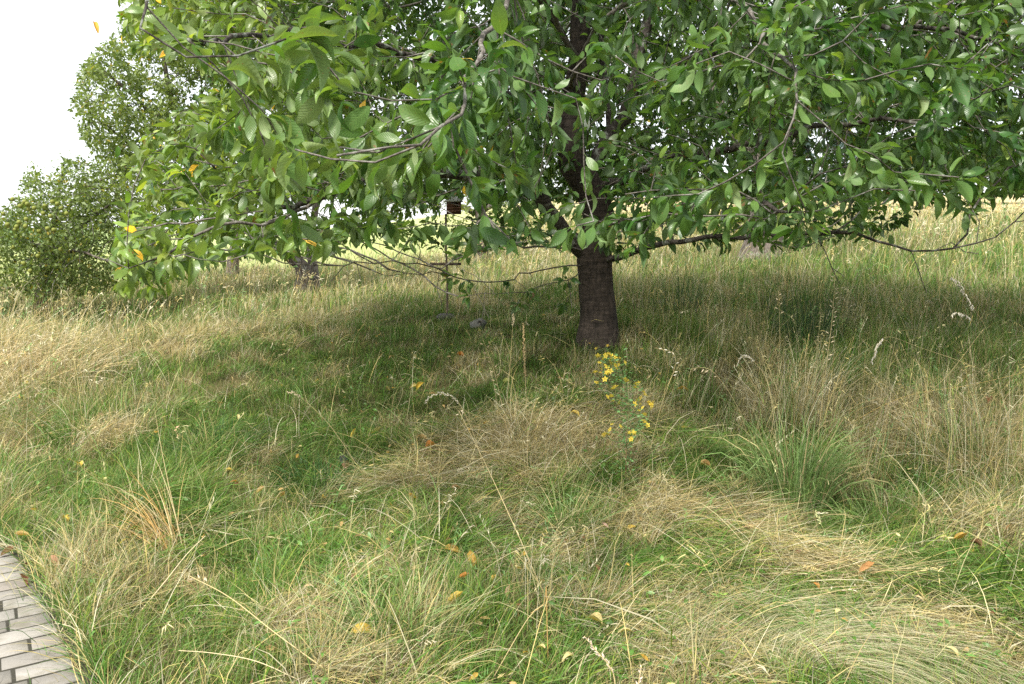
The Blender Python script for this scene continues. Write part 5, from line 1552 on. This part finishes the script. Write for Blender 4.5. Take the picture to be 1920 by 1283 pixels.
dead(787, 741, .07, YEL, 'yellow fallen leaf standing on edge in the shade', tilt=1.0)
dead(777, 740, .055, CRM, 'cream fallen leaf close against the yellow one on edge')
dead(727, 746, .05, CRM, 'pale roundish fallen leaf alone in the dark shaded grass')
dead(812, 752, .06, TAN, 'tan fallen leaf just above the arched white stem', ang=-1.2)
dead(862, 680, .06, ORG, 'orange fallen leaf in the shade below the grey stone')
dead(734, 681, .06, TAN, 'tan fallen leaf in short grass below the nest box post')
dead(705, 704, .06, TAN, 'twisted tan fallen leaf left of centre in the shaded grass')
dead(1077, 791, .06, YEL, 'yellow fallen leaf in the grass left of the yellow flowers')
dead(1278, 745, .07, OCH, 'ochre fallen leaf on shaded grass right of the yellow flowers', ang=-1.5)
dead(1262, 655, .09, RED, 'dark red brown fallen leaf in the shade right of the cherry trunk')
dead(444, 926, .045, ORG, 'orange fallen leaf on edge in the green grass on the left', tilt=1.0)
dead(428, 902, .045, YEL, 'golden fallen leaf just above the orange one on edge', ang=-1.4)
dead(152, 888, .06, YEL, 'yellow fallen leaf in green grass toward the left border', ang=.7)
dead(607, 952, .045, YEL, 'yellow fallen leaf right of a pair of tan ones', tilt=.8)
dead(489, 941, .05, TAN, 'left one of two tan fallen leaves in green grass', ang=-1.2)
dead(527, 953, .05, TAN, 'right one of two tan fallen leaves in green grass', ang=-1.3)
dead(855, 934, .05, (0.45, 0.26, 0.14), 'reddish tan fallen leaf on combed straw in the middle', ang=-1.0)
dead(775, 955, .045, OCH, 'olive yellow fallen leaf on combed straw below the vivid orange one')
dead(653, 895, .07, (0.32, 0.18, 0.12), 'dull brown fallen leaf beside the slate flake')
dead(1135, 1013, .03, (0.55, 0.38, 0.3), 'small pinkish fallen leaf on green grass below the grey green tussock')
dead(955, 1143, .04, (0.5, 0.34, 0.2), 'pale brown fallen leaf between snapped stem and upright ochre leaf')
dead(1530, 1125, .03, ORG, 'tiny orange red fallen leaf beside the tiny fresh green tuft')
dead(1352, 1210, .03, (0.6, 0.42, 0.28), 'pale pink brown scrap of leaf on the left of the swirl')
dead(1785, 1247, .045, CRM, 'cream curled fallen leaf in the hollow of the swirl')
dead(1820, 1262, .038, CRM, 'cream fallen leaf right of the curled one in the swirl')
dead(1855, 770, .07, (0.45, 0.12, 0.07), 'red brown curled leaf caught in the straw at right')
dead(1895, 832, .08, (0.40, 0.09, 0.05), 'deep red curled leaf low in the straw at right')
dead(58, 1066, .055, RED, 'dark red curled dead leaf on the paving edge, farther of two', lift=.02)
dead(53, 1095, .065, (0.16, 0.055, 0.035), 'dark red curled dead leaf lying on the pavers, nearer of two', lift=.02)
dead(14, 1046, .055, (0.2, 0.11, 0.06), 'brown dead leaf on the far end of the paving', lift=.015)
dead(46, 1029, .05, (0.5, 0.34, 0.12), 'tan yellow leaf in the grass at the far corner of the paving')
dead(104, 1083, .06, (0.45, 0.25, 0.15), 'pinkish tan leaf in the grass right of the paving', ang=.9)
dead(125, 998, .045, YEL, 'narrow yellow leaf in the grass above the paving', ang=.9)
pf = at(180, 48, 3.4)
fl_leaf = dead(180, 48, .06, (0.62, 0.36, 0.05), 'orange yellow leaf floating in the air against the white sky', tilt=1.4, ang=.5, pos=pf)
fl_leaf.scale.x *= .55
# scraps nobody could count
xs, ys, Ds = sample_sector(16, .6, 2.2, 9.5)
ok = off_path(xs, ys, .1); xs, ys = xs[ok], ys[ok]; n = len(xs)
P = np.stack([xs, ys, ground(xs, ys) + rng.uniform(.02, .10, n)], 1)
d = rng.normal(0, 1, (n, 3)); d[:, 2] *= .35
pal = np.array([TAN, BRN, (0.4, .3, .16), CRM, OCH])
lt = merge_leaves('leaf_litter', P, leaf_frames(d, rng.normal(0, .7, n)), rng.uniform(.025, .05, n), pick(pal, n), M_dead, None, [DT[i] if False else TLO[i] for i in range(4)], np.zeros(3))
tag(lt, 'scraps of small dead leaves scattered through the meadow grass', 'leaf litter', kind='stuff')

# grass that hangs over the edge of the paving
t = np.linspace(0, 1, 900); yy = 1.9 + 2.5 * rng.random(900); xx = edge_x(yy) + np.where(rng.random(900) < .12, -rng.uniform(0, .5, 900), rng.uniform(-.01, .10, 900))
c = np.where((rng.random(900) < .5)[:, None], pick(DRY, 900), pick(GREEN, 900))
V, Q, T, Cc, _ = blades(np.stack([xx, yy, ground(xx, yy)], 1), rng.normal(2.6, .8, 900), rng.uniform(.06, .30, 900), rng.uniform(.5, 1.4, 900), rng.uniform(-.8, .3, 900), rng.normal(0, .4, 900), rng.uniform(.0018, .0035, 900), c, c, 4, lift=np.full(900, .03))
o = obj('verge_grass', raw_mesh('verge_grass', V, Q, T, M_grass, Cc, smooth=False)); tag(o, 'fringe of grass hanging over the paving edge', 'grass', kind='stuff')

# broad little weed leaves between the blades
x, y, D = sample_sector(420, 1.2, 2.0, 7.5)
dry, h, fl = fields(x, y)
ok = off_path(x, y, .05) & (rng.random(len(x)) < (1 - dry) * np.clip(noise2(x, y, .35, 61) * 3 - 1.2, 0, 1))
x, y = x[ok], y[ok]; n = len(x)
d = rng.normal(0, 1, (n, 3)); d[:, 2] = np.abs(d[:, 2]) * .5
wl = merge_leaves('weed_leaves', np.stack([x, y, ground(x, y) + rng.uniform(.02, .09, n)], 1), leaf_frames(d, rng.normal(0, .4, n)), rng.uniform(.018, .05, n), pick(np.array([(0.09, 0.20, 0.035), (0.13, 0.26, 0.06), (0.07, 0.15, 0.03)]), n), M_leaf, None, TLO, np.zeros(3))
tag(wl, 'small broad weed leaves growing between the grass blades', 'weeds', kind='stuff')
